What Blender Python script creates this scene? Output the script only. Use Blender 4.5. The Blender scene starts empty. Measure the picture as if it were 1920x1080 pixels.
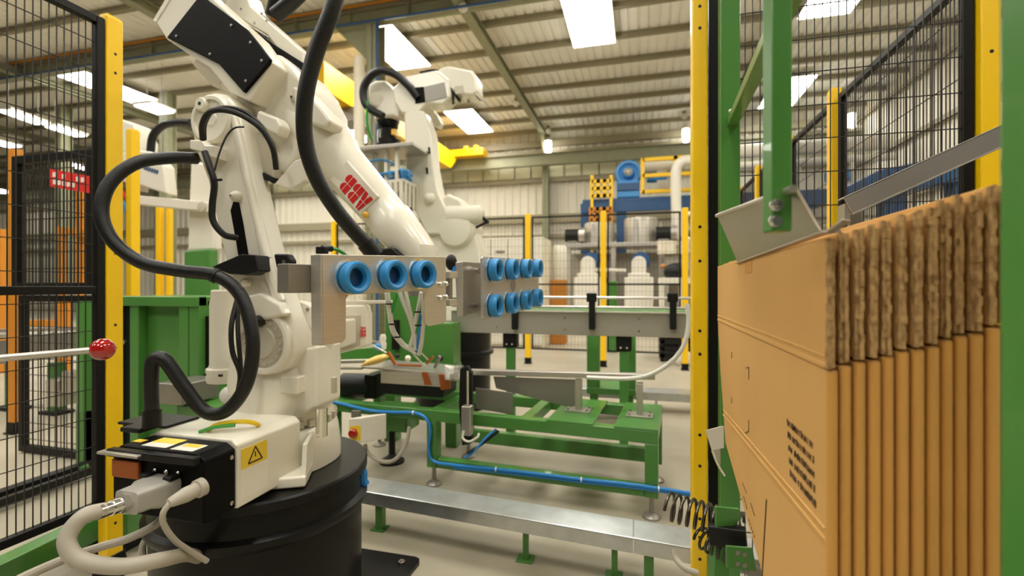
import bpy, bmesh, math, random
from mathutils import Vector, Matrix

random.seed(7)
scene = bpy.context.scene
COL = scene.collection

# ------------------------------------------------------------------ camera
CAM_Z = 1.08
YAW = math.radians(14.8)
FPX, CX, CY = 907.0, 960.0, 536.0
FW = Vector((-math.sin(YAW), math.cos(YAW), 0))
RT = Vector((math.cos(YAW), math.sin(YAW), 0))
UP = Vector((0, 0, 1))
cam_d = bpy.data.cameras.new('camera')
cam_d.sensor_width = 36.0
cam_d.lens = FPX / 1920 * 36.0
cam_d.shift_y = -(540 - CY) / 1920.0
cam_d.clip_start = 0.02
cam_d.clip_end = 200
cam_d.dof.use_dof = True
cam_d.dof.focus_distance = 1.2
cam_d.dof.aperture_fstop = 2.8
cam = bpy.data.objects.new('camera', cam_d)
COL.objects.link(cam)
cam.location = (0, 0, CAM_Z)
cam.rotation_euler = (math.pi / 2, 0, YAW)
scene.camera = cam

# ------------------------------------------------------------------ world, exposure
world = bpy.data.worlds.new('world')
scene.world = world
world.use_nodes = True
bg = world.node_tree.nodes['Background']
bg.inputs['Color'].default_value = (1.0, 0.95, 0.86, 1)
bg.inputs['Strength'].default_value = 0.08
SKY_E = 26.0      # emission of the roof lights
TUBE_E = 22.0
vs = scene.view_settings
vs.view_transform = 'Standard'
vs.look = 'None'
vs.gamma = 1.0
vs.use_curve_mapping = False
vs.exposure = -0.2

# ------------------------------------------------------------------ pixel -> place helpers (1920x1080 frame)
def ray(px, py):
    return FW + RT * ((px - CX) / FPX) + UP * ((CY - py) / FPX)
O = Vector((0, 0, CAM_Z))
def PD(px, py, d): return O + ray(px, py) * d
def PX(px, py, X): r = ray(px, py); return O + r * (X / r.x)
def PY(px, py, Y): r = ray(px, py); return O + r * (Y / r.y)
def PZ(px, py, Z): r = ray(px, py); return O + r * ((Z - CAM_Z) / r.z)

# ------------------------------------------------------------------ materials
def lin(c):
    c = c / 255.0
    return c / 12.92 if c <= 0.04045 else ((c + 0.055) / 1.055) ** 2.4
def rgb(r, g, b): return (lin(r), lin(g), lin(b), 1.0)
MATS = {}
def mat(name, col, rough=0.5, metal=0.0, var=0.0, scale=6.0, emit=0.0, bump=0.0, bscale=60.0, coat=0.0, spec=None, col2=None, stretch=None, trans=0.0):
    m = bpy.data.materials.new(name)
    m.use_nodes = True
    nt = m.node_tree
    b = nt.nodes['Principled BSDF']
    c = rgb(*col)
    b.inputs['Base Color'].default_value = c
    b.inputs['Roughness'].default_value = rough
    b.inputs['Metallic'].default_value = metal
    if spec is not None: b.inputs['Specular IOR Level'].default_value = spec
    if coat: b.inputs['Coat Weight'].default_value = coat
    if trans: b.inputs['Transmission Weight'].default_value = trans
    if emit:
        b.inputs['Emission Color'].default_value = c
        b.inputs['Emission Strength'].default_value = emit
    if var or col2 or bump:
        tc = nt.nodes.new('ShaderNodeTexCoord')
        mp = nt.nodes.new('ShaderNodeMapping')
        if stretch: mp.inputs['Scale'].default_value = stretch
        nt.links.new(tc.outputs['Object'], mp.inputs['Vector'])
    if var or col2:
        n = nt.nodes.new('ShaderNodeTexNoise')
        n.inputs['Scale'].default_value = scale
        n.inputs['Detail'].default_value = 5
        nt.links.new(mp.outputs['Vector'], n.inputs['Vector'])
        r = nt.nodes.new('ShaderNodeValToRGB')
        r.color_ramp.elements[0].position = 0.3
        r.color_ramp.elements[1].position = 0.7
        if col2:
            r.color_ramp.elements[0].color = rgb(*col2)
            r.color_ramp.elements[1].color = c
        else:
            r.color_ramp.elements[0].color = tuple(x * (1 - var) for x in c[:3]) + (1,)
            r.color_ramp.elements[1].color = tuple(min(1, x * (1 + var * 0.5)) for x in c[:3]) + (1,)
        nt.links.new(n.outputs['Fac'], r.inputs['Fac'])
        nt.links.new(r.outputs['Color'], b.inputs['Base Color'])
    if bump:
        n2 = nt.nodes.new('ShaderNodeTexNoise')
        n2.inputs['Scale'].default_value = bscale
        n2.inputs['Detail'].default_value = 4
        nt.links.new(mp.outputs['Vector'], n2.inputs['Vector'])
        bp = nt.nodes.new('ShaderNodeBump')
        bp.inputs['Strength'].default_value = bump
        bp.inputs['Distance'].default_value = 0.004
        nt.links.new(n2.outputs['Fac'], bp.inputs['Height'])
        nt.links.new(bp.outputs['Normal'], b.inputs['Normal'])
    MATS[name] = m
    return m

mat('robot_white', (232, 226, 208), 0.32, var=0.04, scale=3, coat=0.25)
mat('robot_white_shaded', (196, 188, 168), 0.45, var=0.05)  # darker robot white, shade of recessed faces put into the colour
mat('far_white', (226, 220, 204), 0.4)
mat('black_rubber', (19, 18, 16), 0.40, spec=.4, bump=0.25, bscale=300)
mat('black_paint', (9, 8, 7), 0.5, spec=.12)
mat('black_satin', (14, 13, 11), 0.36, spec=.25, var=0.2, scale=4)
mat('black_plastic', (20, 19, 18), 0.45, spec=.3)
mat('frame_black', (18, 16, 13), 0.45, spec=.25)
mat('wire_black', (34, 30, 25), 0.5)
mat('yellow', (252, 204, 6), 0.38, var=0.03, scale=5, coat=0.2)
mat('yellow_far', (250, 200, 16), 0.45)
mat('crane_yellow', (250, 196, 2), 0.4, var=0.04)
mat('orange', (206, 132, 28), 0.5)
mat('green', (74, 130, 56), 0.28, var=0.06, scale=4, coat=0.2)
mat('green_far', (74, 130, 56), 0.45, var=0.08)
mat('steel_brushed', (206, 200, 189), 0.34, metal=0.72, var=0.06, scale=3, stretch=(1, 1, 40), bump=0.05, bscale=120)
mat('steel_plate', (196, 190, 180), 0.36, metal=0.85, var=0.05, scale=3)
mat('steel_dull', (150, 145, 136), 0.42, metal=0.75, var=0.12, scale=3)
mat('galvanised', (206, 209, 208), 0.3, metal=0.8, var=0.14, scale=14)
mat('chrome', (236, 233, 226), 0.2, metal=1.0)
mat('bolt', (190, 185, 175), 0.25, metal=1.0)
mat('cup_blue', (44, 138, 202), 0.42, var=0.05)
mat('cup_inner', (22, 72, 116), 0.5)
mat('hose_blue', (40, 130, 205), 0.3)
mat('blue_struct', (36, 78, 124), 0.45, var=0.08)
mat('blue_bright', (62, 140, 205), 0.4)
mat('grey_cable', (176, 168, 152), 0.45)
mat('grey_conn', (176, 172, 162), 0.4, metal=0.3, var=0.05)
mat('tube_clear', (214, 212, 200), 0.25)
mat('tube_green', (40, 150, 50), 0.35)
mat('red', (168, 14, 12), 0.10, coat=1.0)
mat('spring_steel', (88, 82, 74), 0.32, metal=0.85)
mat('red_sign', (214, 44, 34), 0.5)
mat('logo_red', (204, 30, 24), 0.4)
mat('sign_white', (236, 226, 214), 0.5)
mat('label_white', (236, 230, 214), 0.5)
mat('label_yellow', (240, 204, 52), 0.5)
mat('label_black', (24, 22, 20), 0.5)
mat('carton', (208, 160, 90), 0.78, var=0.05, scale=5, bump=0.1, bscale=40, stretch=(1, 1, 0.25))
mat('carton_edge', (204, 166, 110), 0.9, col2=(134, 98, 56), scale=110, bump=0.6, bscale=260, stretch=(1, 1, 0.6))
mat('carton_fold', (204, 150, 72), 0.75, var=0.06, scale=8)
mat('ink', (92, 68, 42), 0.8)
mat('concrete', (172, 163, 142), 0.42, var=0.20, scale=1.7, bump=0.08, bscale=30)
mat('roof_sheet', (246, 242, 230), 0.55, var=0.05, scale=1.0)
mat('wall_sheet', (232, 226, 208), 0.55, var=0.05, scale=1.0)
mat('light_panel', (226, 222, 186), 0.5, var=0.08, scale=2)
mat('steel_green', (150, 150, 120), 0.5, var=0.08)
mat('purlin', (158, 149, 122), 0.5)
mat('skylight', (255, 252, 244), 0.5, emit=SKY_E)
mat('lamp_tube', (255, 250, 238), 0.5, emit=TUBE_E)
mat('stainless', (178, 172, 158), 0.42, metal=0.5, var=0.08, scale=2)
mat('cream_panel', (226, 216, 192), 0.5, var=0.04)
mat('brown_box', (190, 124, 40), 0.6)
mat('loaf_yellow', (240, 200, 110), 0.55, var=0.1, scale=20)
mat('copper', (170, 92, 40), 0.4, metal=0.5)
mat('plastic_wrap', (220, 216, 206), 0.2, var=0.1, scale=10, bump=0.8, bscale=20)
mat('earth_green', (70, 150, 60), 0.4)
mat('earth_yellow', (244, 208, 30), 0.4)
mat('amber', (240, 186, 60), 0.3)
mat('knob_black', (18, 17, 16), 0.3)

# ------------------------------------------------------------------ mesh builder
ORG = {}
def ortho(d):
    d = d.normalized()
    a = Vector((0, 0, 1)) if abs(d.z) < 0.9 else Vector((1, 0, 0))
    u = d.cross(a).normalized()
    v = u.cross(d).normalized()
    return u, v

class MB:
    def __init__(self):
        self.v = []; self.f = []
    def add(self, vs_, fs):
        n = len(self.v)
        self.v.extend(Vector(p) for p in vs_)
        self.f.extend(tuple(i + n for i in f) for f in fs)
        return self
    def hexa(self, a, b):           # two quads (4 points each) facing each other
        self.add(list(a) + list(b), [(3, 2, 1, 0), (4, 5, 6, 7), (0, 1, 5, 4), (1, 2, 6, 5), (2, 3, 7, 6), (3, 0, 4, 7)])
        return self
    def box(self, x0, x1, y0, y1, z0, z1):
        return self.hexa([(x0, y0, z0), (x1, y0, z0), (x1, y1, z0), (x0, y1, z0)], [(x0, y0, z1), (x1, y0, z1), (x1, y1, z1), (x0, y1, z1)])
    def obox(self, c, ax, ay, az, hx, hy, hz):
        c = Vector(c); ax = Vector(ax).normalized() * hx; ay = Vector(ay).normalized() * hy; az = Vector(az).normalized() * hz
        return self.hexa([c - ax - ay - az, c + ax - ay - az, c + ax + ay - az, c - ax + ay - az],
                         [c - ax - ay + az, c + ax - ay + az, c + ax + ay + az, c - ax + ay + az])
    def bar(self, p, q, w, h, up=(0, 0, 1)):
        p = Vector(p); q = Vector(q); d = (q - p)
        up = Vector(up)
        s = d.cross(up)
        if s.length < 1e-6: s = Vector((1, 0, 0))
        s.normalize(); t = s.cross(d).normalized()
        return self.obox((p + q) / 2, d, s, t, d.length / 2, w / 2, h / 2)
    def prism(self, pts, ex):
        pts = [Vector(p) for p in pts]; ex = Vector(ex); n = len(pts)
        fs = [tuple(range(n))[::-1], tuple(range(n, 2 * n))]
        fs += [(i, (i + 1) % n, n + (i + 1) % n, n + i) for i in range(n)]
        return self.add(pts + [p + ex for p in pts], fs)
    def cyl(self, p, q, r0, r1=None, n=20, cap=True):
        p = Vector(p); q = Vector(q); r1 = r0 if r1 is None else r1
        u, v = ortho(q - p)
        A = [p + (u * math.cos(2 * math.pi * i / n) + v * math.sin(2 * math.pi * i / n)) * r0 for i in range(n)]
        B = [q + (u * math.cos(2 * math.pi * i / n) + v * math.sin(2 * math.pi * i / n)) * r1 for i in range(n)]
        fs = [(i, (i + 1) % n, n + (i + 1) % n, n + i) for i in range(n)]
        if cap: fs += [tuple(range(n))[::-1], tuple(range(n, 2 * n))]
        return self.add(A + B, fs)
    def lathe(self, p, ax, prof, n=32, closed=False):   # prof: list of (radius, height along ax)
        p = Vector(p); ax = Vector(ax).normalized(); u, v = ortho(ax)
        V = []
        for r, h in prof:
            for i in range(n):
                a = 2 * math.pi * i / n
                V.append(p + ax * h + (u * math.cos(a) + v * math.sin(a)) * max(r, 1e-4))
        fs = []
        m = len(prof)
        for k in range(m if closed else m - 1):
            k2 = (k + 1) % m
            for i in range(n):
                j = (i + 1) % n
                fs.append((k * n + i, k * n + j, k2 * n + j, k2 * n + i))
        if not closed:
            fs.append(tuple(range(n))[::-1]); fs.append(tuple((m - 1) * n + i for i in range(n)))
        return self.add(V, fs)
    def sphere(self, c, r, n=20, m=12, sx=1, sy=1, sz=1):
        c = Vector(c); V = []; fs = []
        for k in range(m + 1):
            t = math.pi * k / m
            for i in range(n):
                a = 2 * math.pi * i / n
                rr = max(math.sin(t), 1e-3)
                V.append(c + Vector((math.cos(a) * rr * r * sx, math.sin(a) * rr * r * sy, math.cos(t) * r * sz)))
        for k in range(m):
            for i in range(n):
                j = (i + 1) % n
                fs.append((k * n + i, (k + 1) * n + i, (k + 1) * n + j, k * n + j))
        return self.add(V, fs)
    def tube(self, pts, r, n=12, sub=6, smooth=True, taper=None):
        pts = [Vector(p) for p in pts]
        if smooth: pts = catmull(pts, sub)
        m = len(pts)
        rs = r if isinstance(r, (list, tuple)) else None
        u = None; V = []
        for k, p in enumerate(pts):
            d = (pts[min(k + 1, m - 1)] - pts[max(k - 1, 0)]).normalized()
            if u is None: u, w = ortho(d)
            else:
                u = (u - d * u.dot(d)).normalized()
            w = d.cross(u)
            rr = r if rs is None else rs[0] + (rs[1] - rs[0]) * k / (m - 1)
            for i in range(n):
                a = 2 * math.pi * i / n
                V.append(p + (u * math.cos(a) + w * math.sin(a)) * rr)
        fs = []
        for k in range(m - 1):
            for i in range(n):
                j = (i + 1) % n
                fs.append((k * n + i, k * n + j, (k + 1) * n + j, (k + 1) * n + i))
        fs.append(tuple(range(n))[::-1]); fs.append(tuple((m - 1) * n + i for i in range(n)))
        return self.add(V, fs)
    def loft(self, secs, n=28):     # secs: (center, u, v, hu, hv, power)
        V = []
        for c, u, v, hu, hv, pw in secs:
            c = Vector(c); u = Vector(u).normalized(); v = Vector(v).normalized()
            for i in range(n):
                a = 2 * math.pi * (i + .5) / n
                ca, sa = math.cos(a), math.sin(a)
                x = math.copysign(abs(ca) ** (2 / pw), ca) * hu
                y = math.copysign(abs(sa) ** (2 / pw), sa) * hv
                V.append(c + u * x + v * y)
        fs = []; m = len(secs)
        for k in range(m - 1):
            for i in range(n):
                j = (i + 1) % n
                fs.append((k * n + i, k * n + j, (k + 1) * n + j, (k + 1) * n + i))
        fs.append(tuple(range(n))[::-1]); fs.append(tuple((m - 1) * n + i for i in range(n)))
        return self.add(V, fs)
    def build(self, name, material, parent=None, bevel=0.0, seg=2, smooth=True, org=None, ang=35, sub=0):
        if parent is not None: org = ORG[parent.name]
        elif org is None:
            lo = Vector([min(p[i] for p in self.v) for i in range(3)]); hi = Vector([max(p[i] for p in self.v) for i in range(3)])
            org = Vector(((lo.x + hi.x) / 2, (lo.y + hi.y) / 2, lo.z))
        org = Vector(org)
        me = bpy.data.meshes.new(name)
        me.from_pydata([tuple(p - org) for p in self.v], [], self.f)
        bm = bmesh.new(); bm.from_mesh(me)
        bmesh.ops.recalc_face_normals(bm, faces=bm.faces)
        bm.to_mesh(me); bm.free()
        if smooth:
            me.shade_smooth()
            me.set_sharp_from_angle(angle=math.radians(ang))
        me.materials.append(MATS[material] if isinstance(material, str) else material)
        o = bpy.data.objects.new(name, me)
        COL.objects.link(o)
        if parent is not None: o.parent = parent
        else: o.location = org
        ORG[o.name] = org
        if bevel:
            b = o.modifiers.new('bevel', 'BEVEL')
            b.width = bevel; b.segments = seg; b.limit_method = 'ANGLE'; b.angle_limit = math.radians(30)
            b.harden_normals = True
        if sub:
            s = o.modifiers.new('sub', 'SUBSURF'); s.levels = sub; s.render_levels = sub
        return o

def catmull(P, sub=6):
    if len(P) < 3: return P
    Q = [P[0] * 2 - P[1]] + P + [P[-1] * 2 - P[-2]]
    out = []
    for i in range(1, len(Q) - 2):
        a, b, c, d = Q[i - 1], Q[i], Q[i + 1], Q[i + 2]
        for k in range(sub):
            t = k / sub
            out.append(((b * 2) + (c - a) * t + (a * 2 - b * 5 + c * 4 - d) * t * t + (b * 3 - a - c * 3 + d) * t ** 3) * 0.5)
    out.append(P[-1])
    return out

def tag(o, label, cat, group=None, kind=None):
    o['label'] = label; o['category'] = cat
    if group: o['group'] = group
    if kind: o['kind'] = kind
    return o
def thing(name, label, cat, loc, group=None):
    o = bpy.data.objects.new(name, None)
    COL.objects.link(o); o.location = loc
    o.empty_display_size = 0.1
    ORG[o.name] = Vector(loc)
    return tag(o, label, cat, group)
def struct(o, label=None):
    o['kind'] = 'structure'
    if label: o['label'] = label
    return o
def text_mesh(name, txt, size, origin, right, up, material, parent=None, depth=0.002, bold=0.0, kind=None):
    cu = bpy.data.curves.new(name, 'FONT')
    cu.body = txt; cu.size = size; cu.extrude = depth / size * 0.5 * size; cu.offset = bold
    cu.align_x = 'CENTER'; cu.align_y = 'CENTER'
    tmp = bpy.data.objects.new(name + '_c', cu)
    COL.objects.link(tmp)
    bpy.context.view_layer.update()
    dg = bpy.context.evaluated_depsgraph_get()
    me = bpy.data.meshes.new_from_object(tmp.evaluated_get(dg))
    bpy.data.objects.remove(tmp)
    right = Vector(right).normalized(); up = Vector(up); up = (up - right * up.dot(right)).normalized(); n = right.cross(up)
    org = ORG[parent.name] if parent is not None else Vector(origin)
    for v in me.vertices:
        v.co = Vector(origin) + right * v.co.x + up * v.co.y + n * v.co.z - org
    me.name = name
    me.materials.clear(); me.materials.append(MATS[material])
    o = bpy.data.objects.new(name, me); COL.objects.link(o)
    if parent is not None: o.parent = parent
    else: o.location = org
    ORG[o.name] = org
    return o
def logo(c, right, up, h, parent, material='logo_red', d=.0012):
    # three bold letters A B B, each cut by thin pale cross lines
    c = Vector(c); r = Vector(right).normalized(); u = Vector(up); u = (u - r * u.dot(r)).normalized(); n = r.cross(u)
    w = h * .62; gap = h * .07
    def P2(x, y): return c + r * x + u * y
    x = -(3 * w + 2 * gap) / 2
    A = [(0, 0), (w * .36, 0), (w * .42, h * .2), (w * .62, h * .2), (w * .68, 0), (w * 1.04, 0), (w * .72, h), (w * .32, h)]
    B = [(0, 0)]
    for k in range(9):
        t = -math.pi / 2 + math.pi * k / 8; B.append((w * .62 + w * .38 * math.cos(t), h * .27 + h * .27 * math.sin(t)))
    for k in range(9):
        t = -math.pi / 2 + math.pi * k / 8; B.append((w * .58 + w * .34 * math.cos(t), h * .77 + h * .23 * math.sin(t)))
    B.append((0, h))
    first = None
    for i, sh_ in enumerate((A, B, B)):
        o = MB().prism([P2(x + a, b - h / 2) for a, b in sh_], n * d).build('logo_letter', material, parent, smooth=False)
        xm = x + w * .5
        k = MB(); k.obox(P2(xm, 0) + n * d, r, u, n, h * .012, h * .5, d * .4)
        k.obox(P2(x + w * .5, 0) + n * d, r, u, n, w * .5, h * .012, d * .4)
        k.build('cross_line', 'label_white', parent, smooth=False)
        x += w + gap
def hexbolt(m, c, n, r, h):
    m.cyl(c, Vector(c) + Vector(n).normalized() * h, r, r, n=6)
    m.cyl(Vector(c) + Vector(n).normalized() * h, Vector(c) + Vector(n).normalized() * (h * 1.35), r * .55, r * .5, n=10)
X_, Y_, Z_ = Vector((1, 0, 0)), Vector((0, 1, 0)), Vector((0, 0, 1))

# ================================================================== THE SETTING
RZ = 6.42           # underside of the rafters
YB = 17.6           # back wall
XR = 6.8            # right wall
XL, YF = -34.0, -7.0
struct(MB().box(XL, XR + .3, YF, YB + .3, -0.15, 0).build('floor', 'concrete', smooth=False))

# corrugated roof sheet, ribs running along Y, purlins below along X
def corr_strip(a, b, pitch, rib, depth):   # 1-D trapezoid profile -> list of (t, offset)
    out = []; t = a
    while t < b:
        out += [(t, 0), (t + pitch - rib, 0), (t + pitch - rib * .75, depth), (t + pitch - rib * .25, depth)]
        t += pitch
    out.append((b, 0))
    return out
prof = corr_strip(XL, XR + .2, .21, .07, .035)
m = MB()
zt = RZ + .36
V = []
for x, o_ in prof: V += [(x, YF, zt + o_), (x, YB + .2, zt + o_)]
m.add(V, [(2 * i, 2 * i + 1, 2 * i + 3, 2 * i + 2) for i in range(len(prof) - 1)])
ceiling = struct(m.build('ceiling', 'roof_sheet', smooth=False, org=(0, 5, zt)))
ys = [YB - .35 - 1.22 * i for i in range(19)]
for y in ys:
    m = MB()
    m.box(XL, XR, y - .05, y + .05, RZ + .23, RZ + .24)
    m.box(XL, XR, y - .006, y + .006, RZ + .23, RZ + .36)
    m.box(XL, XR, y - .05, y + .05, RZ + .34, RZ + .358)
    m.build('purlin', 'purlin', ceiling, smooth=False)
def ibeam(m, p, q, w, h, t=.016, up=(0, 0, 1)):
    p = Vector(p); q = Vector(q); up = Vector(up)
    m.bar(p + up * (h / 2 - t / 2), q + up * (h / 2 - t / 2), w, t, up)
    m.bar(p - up * (h / 2 - t / 2), q - up * (h / 2 - t / 2), w, t, up)
    m.bar(p, q, t, h, up)
for x in (-27.3, -21.3, -15.3, -9.3, -3.3, 2.7):
    m = MB(); ibeam(m, (x, YF, RZ + .08), (x, YB, RZ + .08), .20, .18); m.build('rafter', 'steel_green', ceiling, smooth=False)
# roof lights as glowing panels; those out of view added to brighten the hall
sky = []
for x in (-9.8, -5.5, -1.0, 3.6):
    for (y0, y1) in ((-5.2, -3.0), (-0.6, 1.6), (3.8, 6.0)):  # rows over and behind the camera, unseen, added to light the cell
        sky.append((x, y0, y1))
for x in (-14.2, -9.8, -5.5, -1.0, 3.6): sky.append((x, 8.9, 11.1))
for x in (-14.2, -9.8, -5.5, 4.0): sky.append((x, 14.2, 16.4))  # hidden panels at left added for a brighter roof and background
for (x, y0, y1) in sky:
    MB().box(x - .46, x + .46, y0, y1, RZ + .125, RZ + .145).build('skylight', 'skylight', ceiling, smooth=False)
    MB().box(x - .47, x + .47, y0 - .01, y1 + .01, RZ + .146, RZ + .165).build('skylight_shield', 'roof_sheet', ceiling, smooth=False)  # opaque plate added to keep the panel's glow off the roof above

# back wall: corrugated sheet, girts, columns, band of light panels
def corr_wall(name, along, a, b, z0, z1, at, sgn, material, pitch=.30, dep=.045):
    pr = corr_strip(a, b, pitch, .13, dep)
    V = []
    for t, o_ in pr:
        for z in (z0, z1):
            V.append((t, at + sgn * o_, z) if along == 'X' else (at + sgn * o_, t, z))
    mm = MB().add(V, [(2 * i, 2 * i + 1, 2 * i + 3, 2 * i + 2) for i in range(len(pr) - 1)])
    return mm
wb = struct(corr_wall('wall_back', 'X', XL, XR + .1, 0, zt, YB, -1, 'wall_sheet').build('wall_back', 'wall_sheet', smooth=False, org=(0, YB, 0)))
wr = struct(corr_wall('wall_right', 'Y', -2.0, YB, 0, zt, XR, -1, 'wall_sheet').build('wall_right', 'wall_sheet', smooth=False, org=(XR, 8, 0)))
wl = struct(corr_wall('wall_left', 'Y', YF, YB, 0, zt, XL, 1, 'wall_sheet', .6).build('wall_left', 'wall_sheet', smooth=False, org=(XL, 8, 0)))
for z, h in ((6.28, .22), (5.98, .12), (4.95, .14), (3.55, .30), (2.9, .12)):
    MB().box(XL, XR - .06, YB - .2, YB - .06, z - h / 2, z + h / 2).build('wall_girt', 'purlin', wb, smooth=False)
for i in range(44):
    x = XL + 14 + i * .62
    if x > XR - .6: break
    MB().box(x + .02, x + .58, YB - .11, YB - .07, 5.06, 5.62).build('light_panel', 'light_panel', wb, smooth=False)
for x in (-27.3, -21.3, -15.3, -9.3, -3.3, 2.7):
    m = MB(); ibeam(m, (x, YB - .3, 0), (x, YB - .3, RZ), .22, .30, .016, (0, 1, 0)); m.build('wall_column', 'steel_green', wb, smooth=False)
    m = MB(); m.prism([(x - .06, YB - .45, RZ), (x - .06, YB - 1.1, RZ), (x - .06, YB - .45, RZ - .6)], (.12, 0, 0)); m.build('knee_bracket', 'steel_green', wb, smooth=False)
for z in (6.3, 4.9, 3.4, 1.8):
    MB().box(XR - .16, XR - .05, -2, YB - .3, z - .06, z + .06).build('wall_girt', 'purlin', wr, smooth=False)
m = MB(); ibeam(m, (XL, YB - .75, 5.55), (XR - .3, YB - .75, 5.55), .22, .42); struct(m.build('trim_1', 'steel_green', smooth=False), 'crane runway beam along the back wall')
m = MB(); ibeam(m, (XL, 8.75, 6.58), (XR - .3, 8.75, 6.58), .24, .40)
rb = struct(m.build('trim_2', 'steel_green', smooth=False), 'green grey runway girder across the hall')
for i in range(30):
    x = XL + 1 + i * 1.3
    MB().box(x - .008, x + .008, 8.65, 8.85, 6.4, 6.76).build('stiffener', 'steel_green', rb, smooth=False)
MB().box(XL, XR - .3, 8.60, 8.63, 6.70, 6.74).build('crane_rail', 'orange', rb, smooth=False)
MB().tube([(XL, 8.5, 6.3), (XR - .3, 8.5, 6.3)], .025, n=8, smooth=False).build('blue_pipe', 'blue_struct', rb)
# jack column with bracket and downpipe carrying that girder
cpos = PY(705, 300, 8.75)
m = MB(); ibeam(m, (cpos.x, 8.75, 0), (cpos.x, 8.75, 6.38), .26, .30, .018, (0, 1, 0))
jc = struct(m.build('trim_3', 'steel_green', smooth=False), 'green grey steel column behind the robots')
MB().prism([(cpos.x - .13, 8.68, 6.37), (cpos.x - .9, 8.68, 6.37), (cpos.x - .13, 8.68, 5.6)], (0, .14, 0)).build('knee_bracket', 'steel_green', jc, smooth=False)
MB().tube([(cpos.x - .22, 8.5, 0), (cpos.x - .22, 8.5, 5.6)], .11, n=16, smooth=False).build('downpipe', 'cream_panel', jc)
MB().tube([(cpos.x + .16, 8.52, 0), (cpos.x + .16, 8.52, 6.3)], .03, n=10, smooth=False).build('blue_pipe', 'blue_struct', jc)
for px_ in (120, 315):
    c2 = PY(px_, 300, 10.5)
    m = MB(); ibeam(m, (c2.x, 10.5, 0), (c2.x, 10.5, RZ), .26, .30, .018, (0, 1, 0)); struct(m.build('trim_%d' % (4 if px_ == 120 else 5), 'steel_green', smooth=False), 'steel column in the left part of the hall')

# overhead crane girder (yellow) on the two runways
xg = PY(850, 295, YB - .8).x
root = thing('overhead_crane', 'yellow overhead crane girder spanning under the roof behind the robots', 'crane', (xg, 13, 5.2))
g = MB(); g.box(xg - .22, xg + .22, 8.9, YB - 1.6, 5.25, 5.85); g.prism([(xg - .22, YB - 1.6, 5.25), (xg + .22, YB - 1.6, 5.25), (xg + .22, YB - 1.6, 5.85), (xg - .22, YB - 1.6, 5.85)], (0, .01, 0)); g.build('girder', 'crane_yellow', root, bevel=.02)
MB().box(xg - 1.1, xg + 1.3, YB - 1.25, YB - .6, 5.75, 6.0).build('end_truck', 'crane_yellow', root, bevel=.02)
MB().hexa([(xg - .22, YB - 1.6, 5.25), (xg + .22, YB - 1.6, 5.25), (xg + .22, YB - 1.6, 5.85), (xg - .22, YB - 1.6, 5.85)], [(xg - .22, YB - 1.0, 5.7), (xg + .22, YB - 1.0, 5.7), (xg + .22, YB - 1.0, 5.95), (xg - .22, YB - 1.0, 5.95)]).build('girder_end', 'crane_yellow', root)
for dx in (.55, .95): MB().cyl((xg + dx, YB - .95, 6.0), (xg + dx, YB - .95, 6.16), .1, n=12).build('buffer', 'crane_yellow', root)
hz = PY(668, 218, 10.2)
MB().box(xg - .3, xg + .3, 9.9, 10.5, 4.9, 5.25).build('hoist', 'steel_dull', root, bevel=.02)

# high-bay tube lamps and wall lamps
def lamp_bar(p, q, label, group=None):
    p = Vector(p); q = Vector(q)
    r_ = thing('tube_lamp', label, 'lamp', (p + q) / 2, group)
    d = (q - p).normalized()
    MB().bar(p, q, .20, .05).build('housing', 'far_white', r_, smooth=False)
    for s in (-.05, .05):
        off = d.cross(Z_).normalized() * s - Z_ * .045
        MB().cyl(p + off, q + off, .022, n=8).build('tube', 'lamp_tube', r_)
    for e in (p + d * .1, q - d * .1):
        MB().cyl(e, (e.x, e.y, RZ + .16), .008, n=6).build('hanger', 'steel_dull', r_)
def lamp_panel(p, q, w, label, group=None):
    p = Vector(p); q = Vector(q)
    r_ = thing('high_bay_lamp', label, 'lamp', (p + q) / 2, group)
    d = (q - p).normalized(); s = d.cross(Z_).normalized()
    c = (p + q) / 2
    MB().obox(c + Z_ * .04, d, s, Z_, (q - p).length / 2 + .04, w / 2 + .03, .035).build('housing', 'far_white', r_, smooth=False)
    MB().obox(c - Z_ * .005, d, s, Z_, (q - p).length / 2, w / 2, .012).build('diffuser', 'lamp_tube', r_, smooth=False)
    for e in (p + d * .1, q - d * .1):
        MB().cyl(e + Z_ * .05, (e.x, e.y, RZ + .37), .004, n=6).build('hanger', 'steel_dull', r_)
for (a, b, w, lab) in (
    ((8, 207), (78, 232), .34, 'long bright lamp seen through the left mesh, outer half'),
    ((96, 237), (152, 255), .34, 'long bright lamp seen through the left mesh, inner half'),
    ((268, 196), (310, 212), .5, 'bright lamp above the curved black hose behind the robot'),
    ((120, 306), (170, 318), .5, 'bright lamp above the red sign'),
    ((-25, 262), (28, 275), .5, 'bright lamp at the left picture edge'),
    ((-12, 355), (14, 362), .6, 'small far lamp at the left picture edge')):
    lamp_panel(PZ(a[0], a[1], 5.5), PZ(b[0], b[1], 5.5), w, lab, 'hall lamps')
for (px, py, lab) in ((1028, 274, 'white wall lamp at the top of the wall column'), (1286, 252, 'white wall lamp beside the tall yellow post'), (1597, 224, 'white wall lamp seen through the right mesh')):
    p = PY(px, py, YB - .75)
    r_ = thing('wall_lamp', lab, 'lamp', p - Z_ * .3, 'wall lamps')
    MB().lathe(p - Z_ * .25, Z_, [(.06, 0), (.1, .03), (.11, .2), (.11, .38), (.07, .42)], n=14).build('glass', 'lamp_tube', r_)
    MB().lathe(p + Z_ * .17, Z_, [(.12, 0), (.12, .06), (.05, .14)], n=14).build('cap', 'far_white', r_)
    MB().bar(p + Z_ * .28, (p.x, YB - .16, p.z + .28), .04, .04).build('arm', 'steel_dull', r_, smooth=False)
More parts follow.
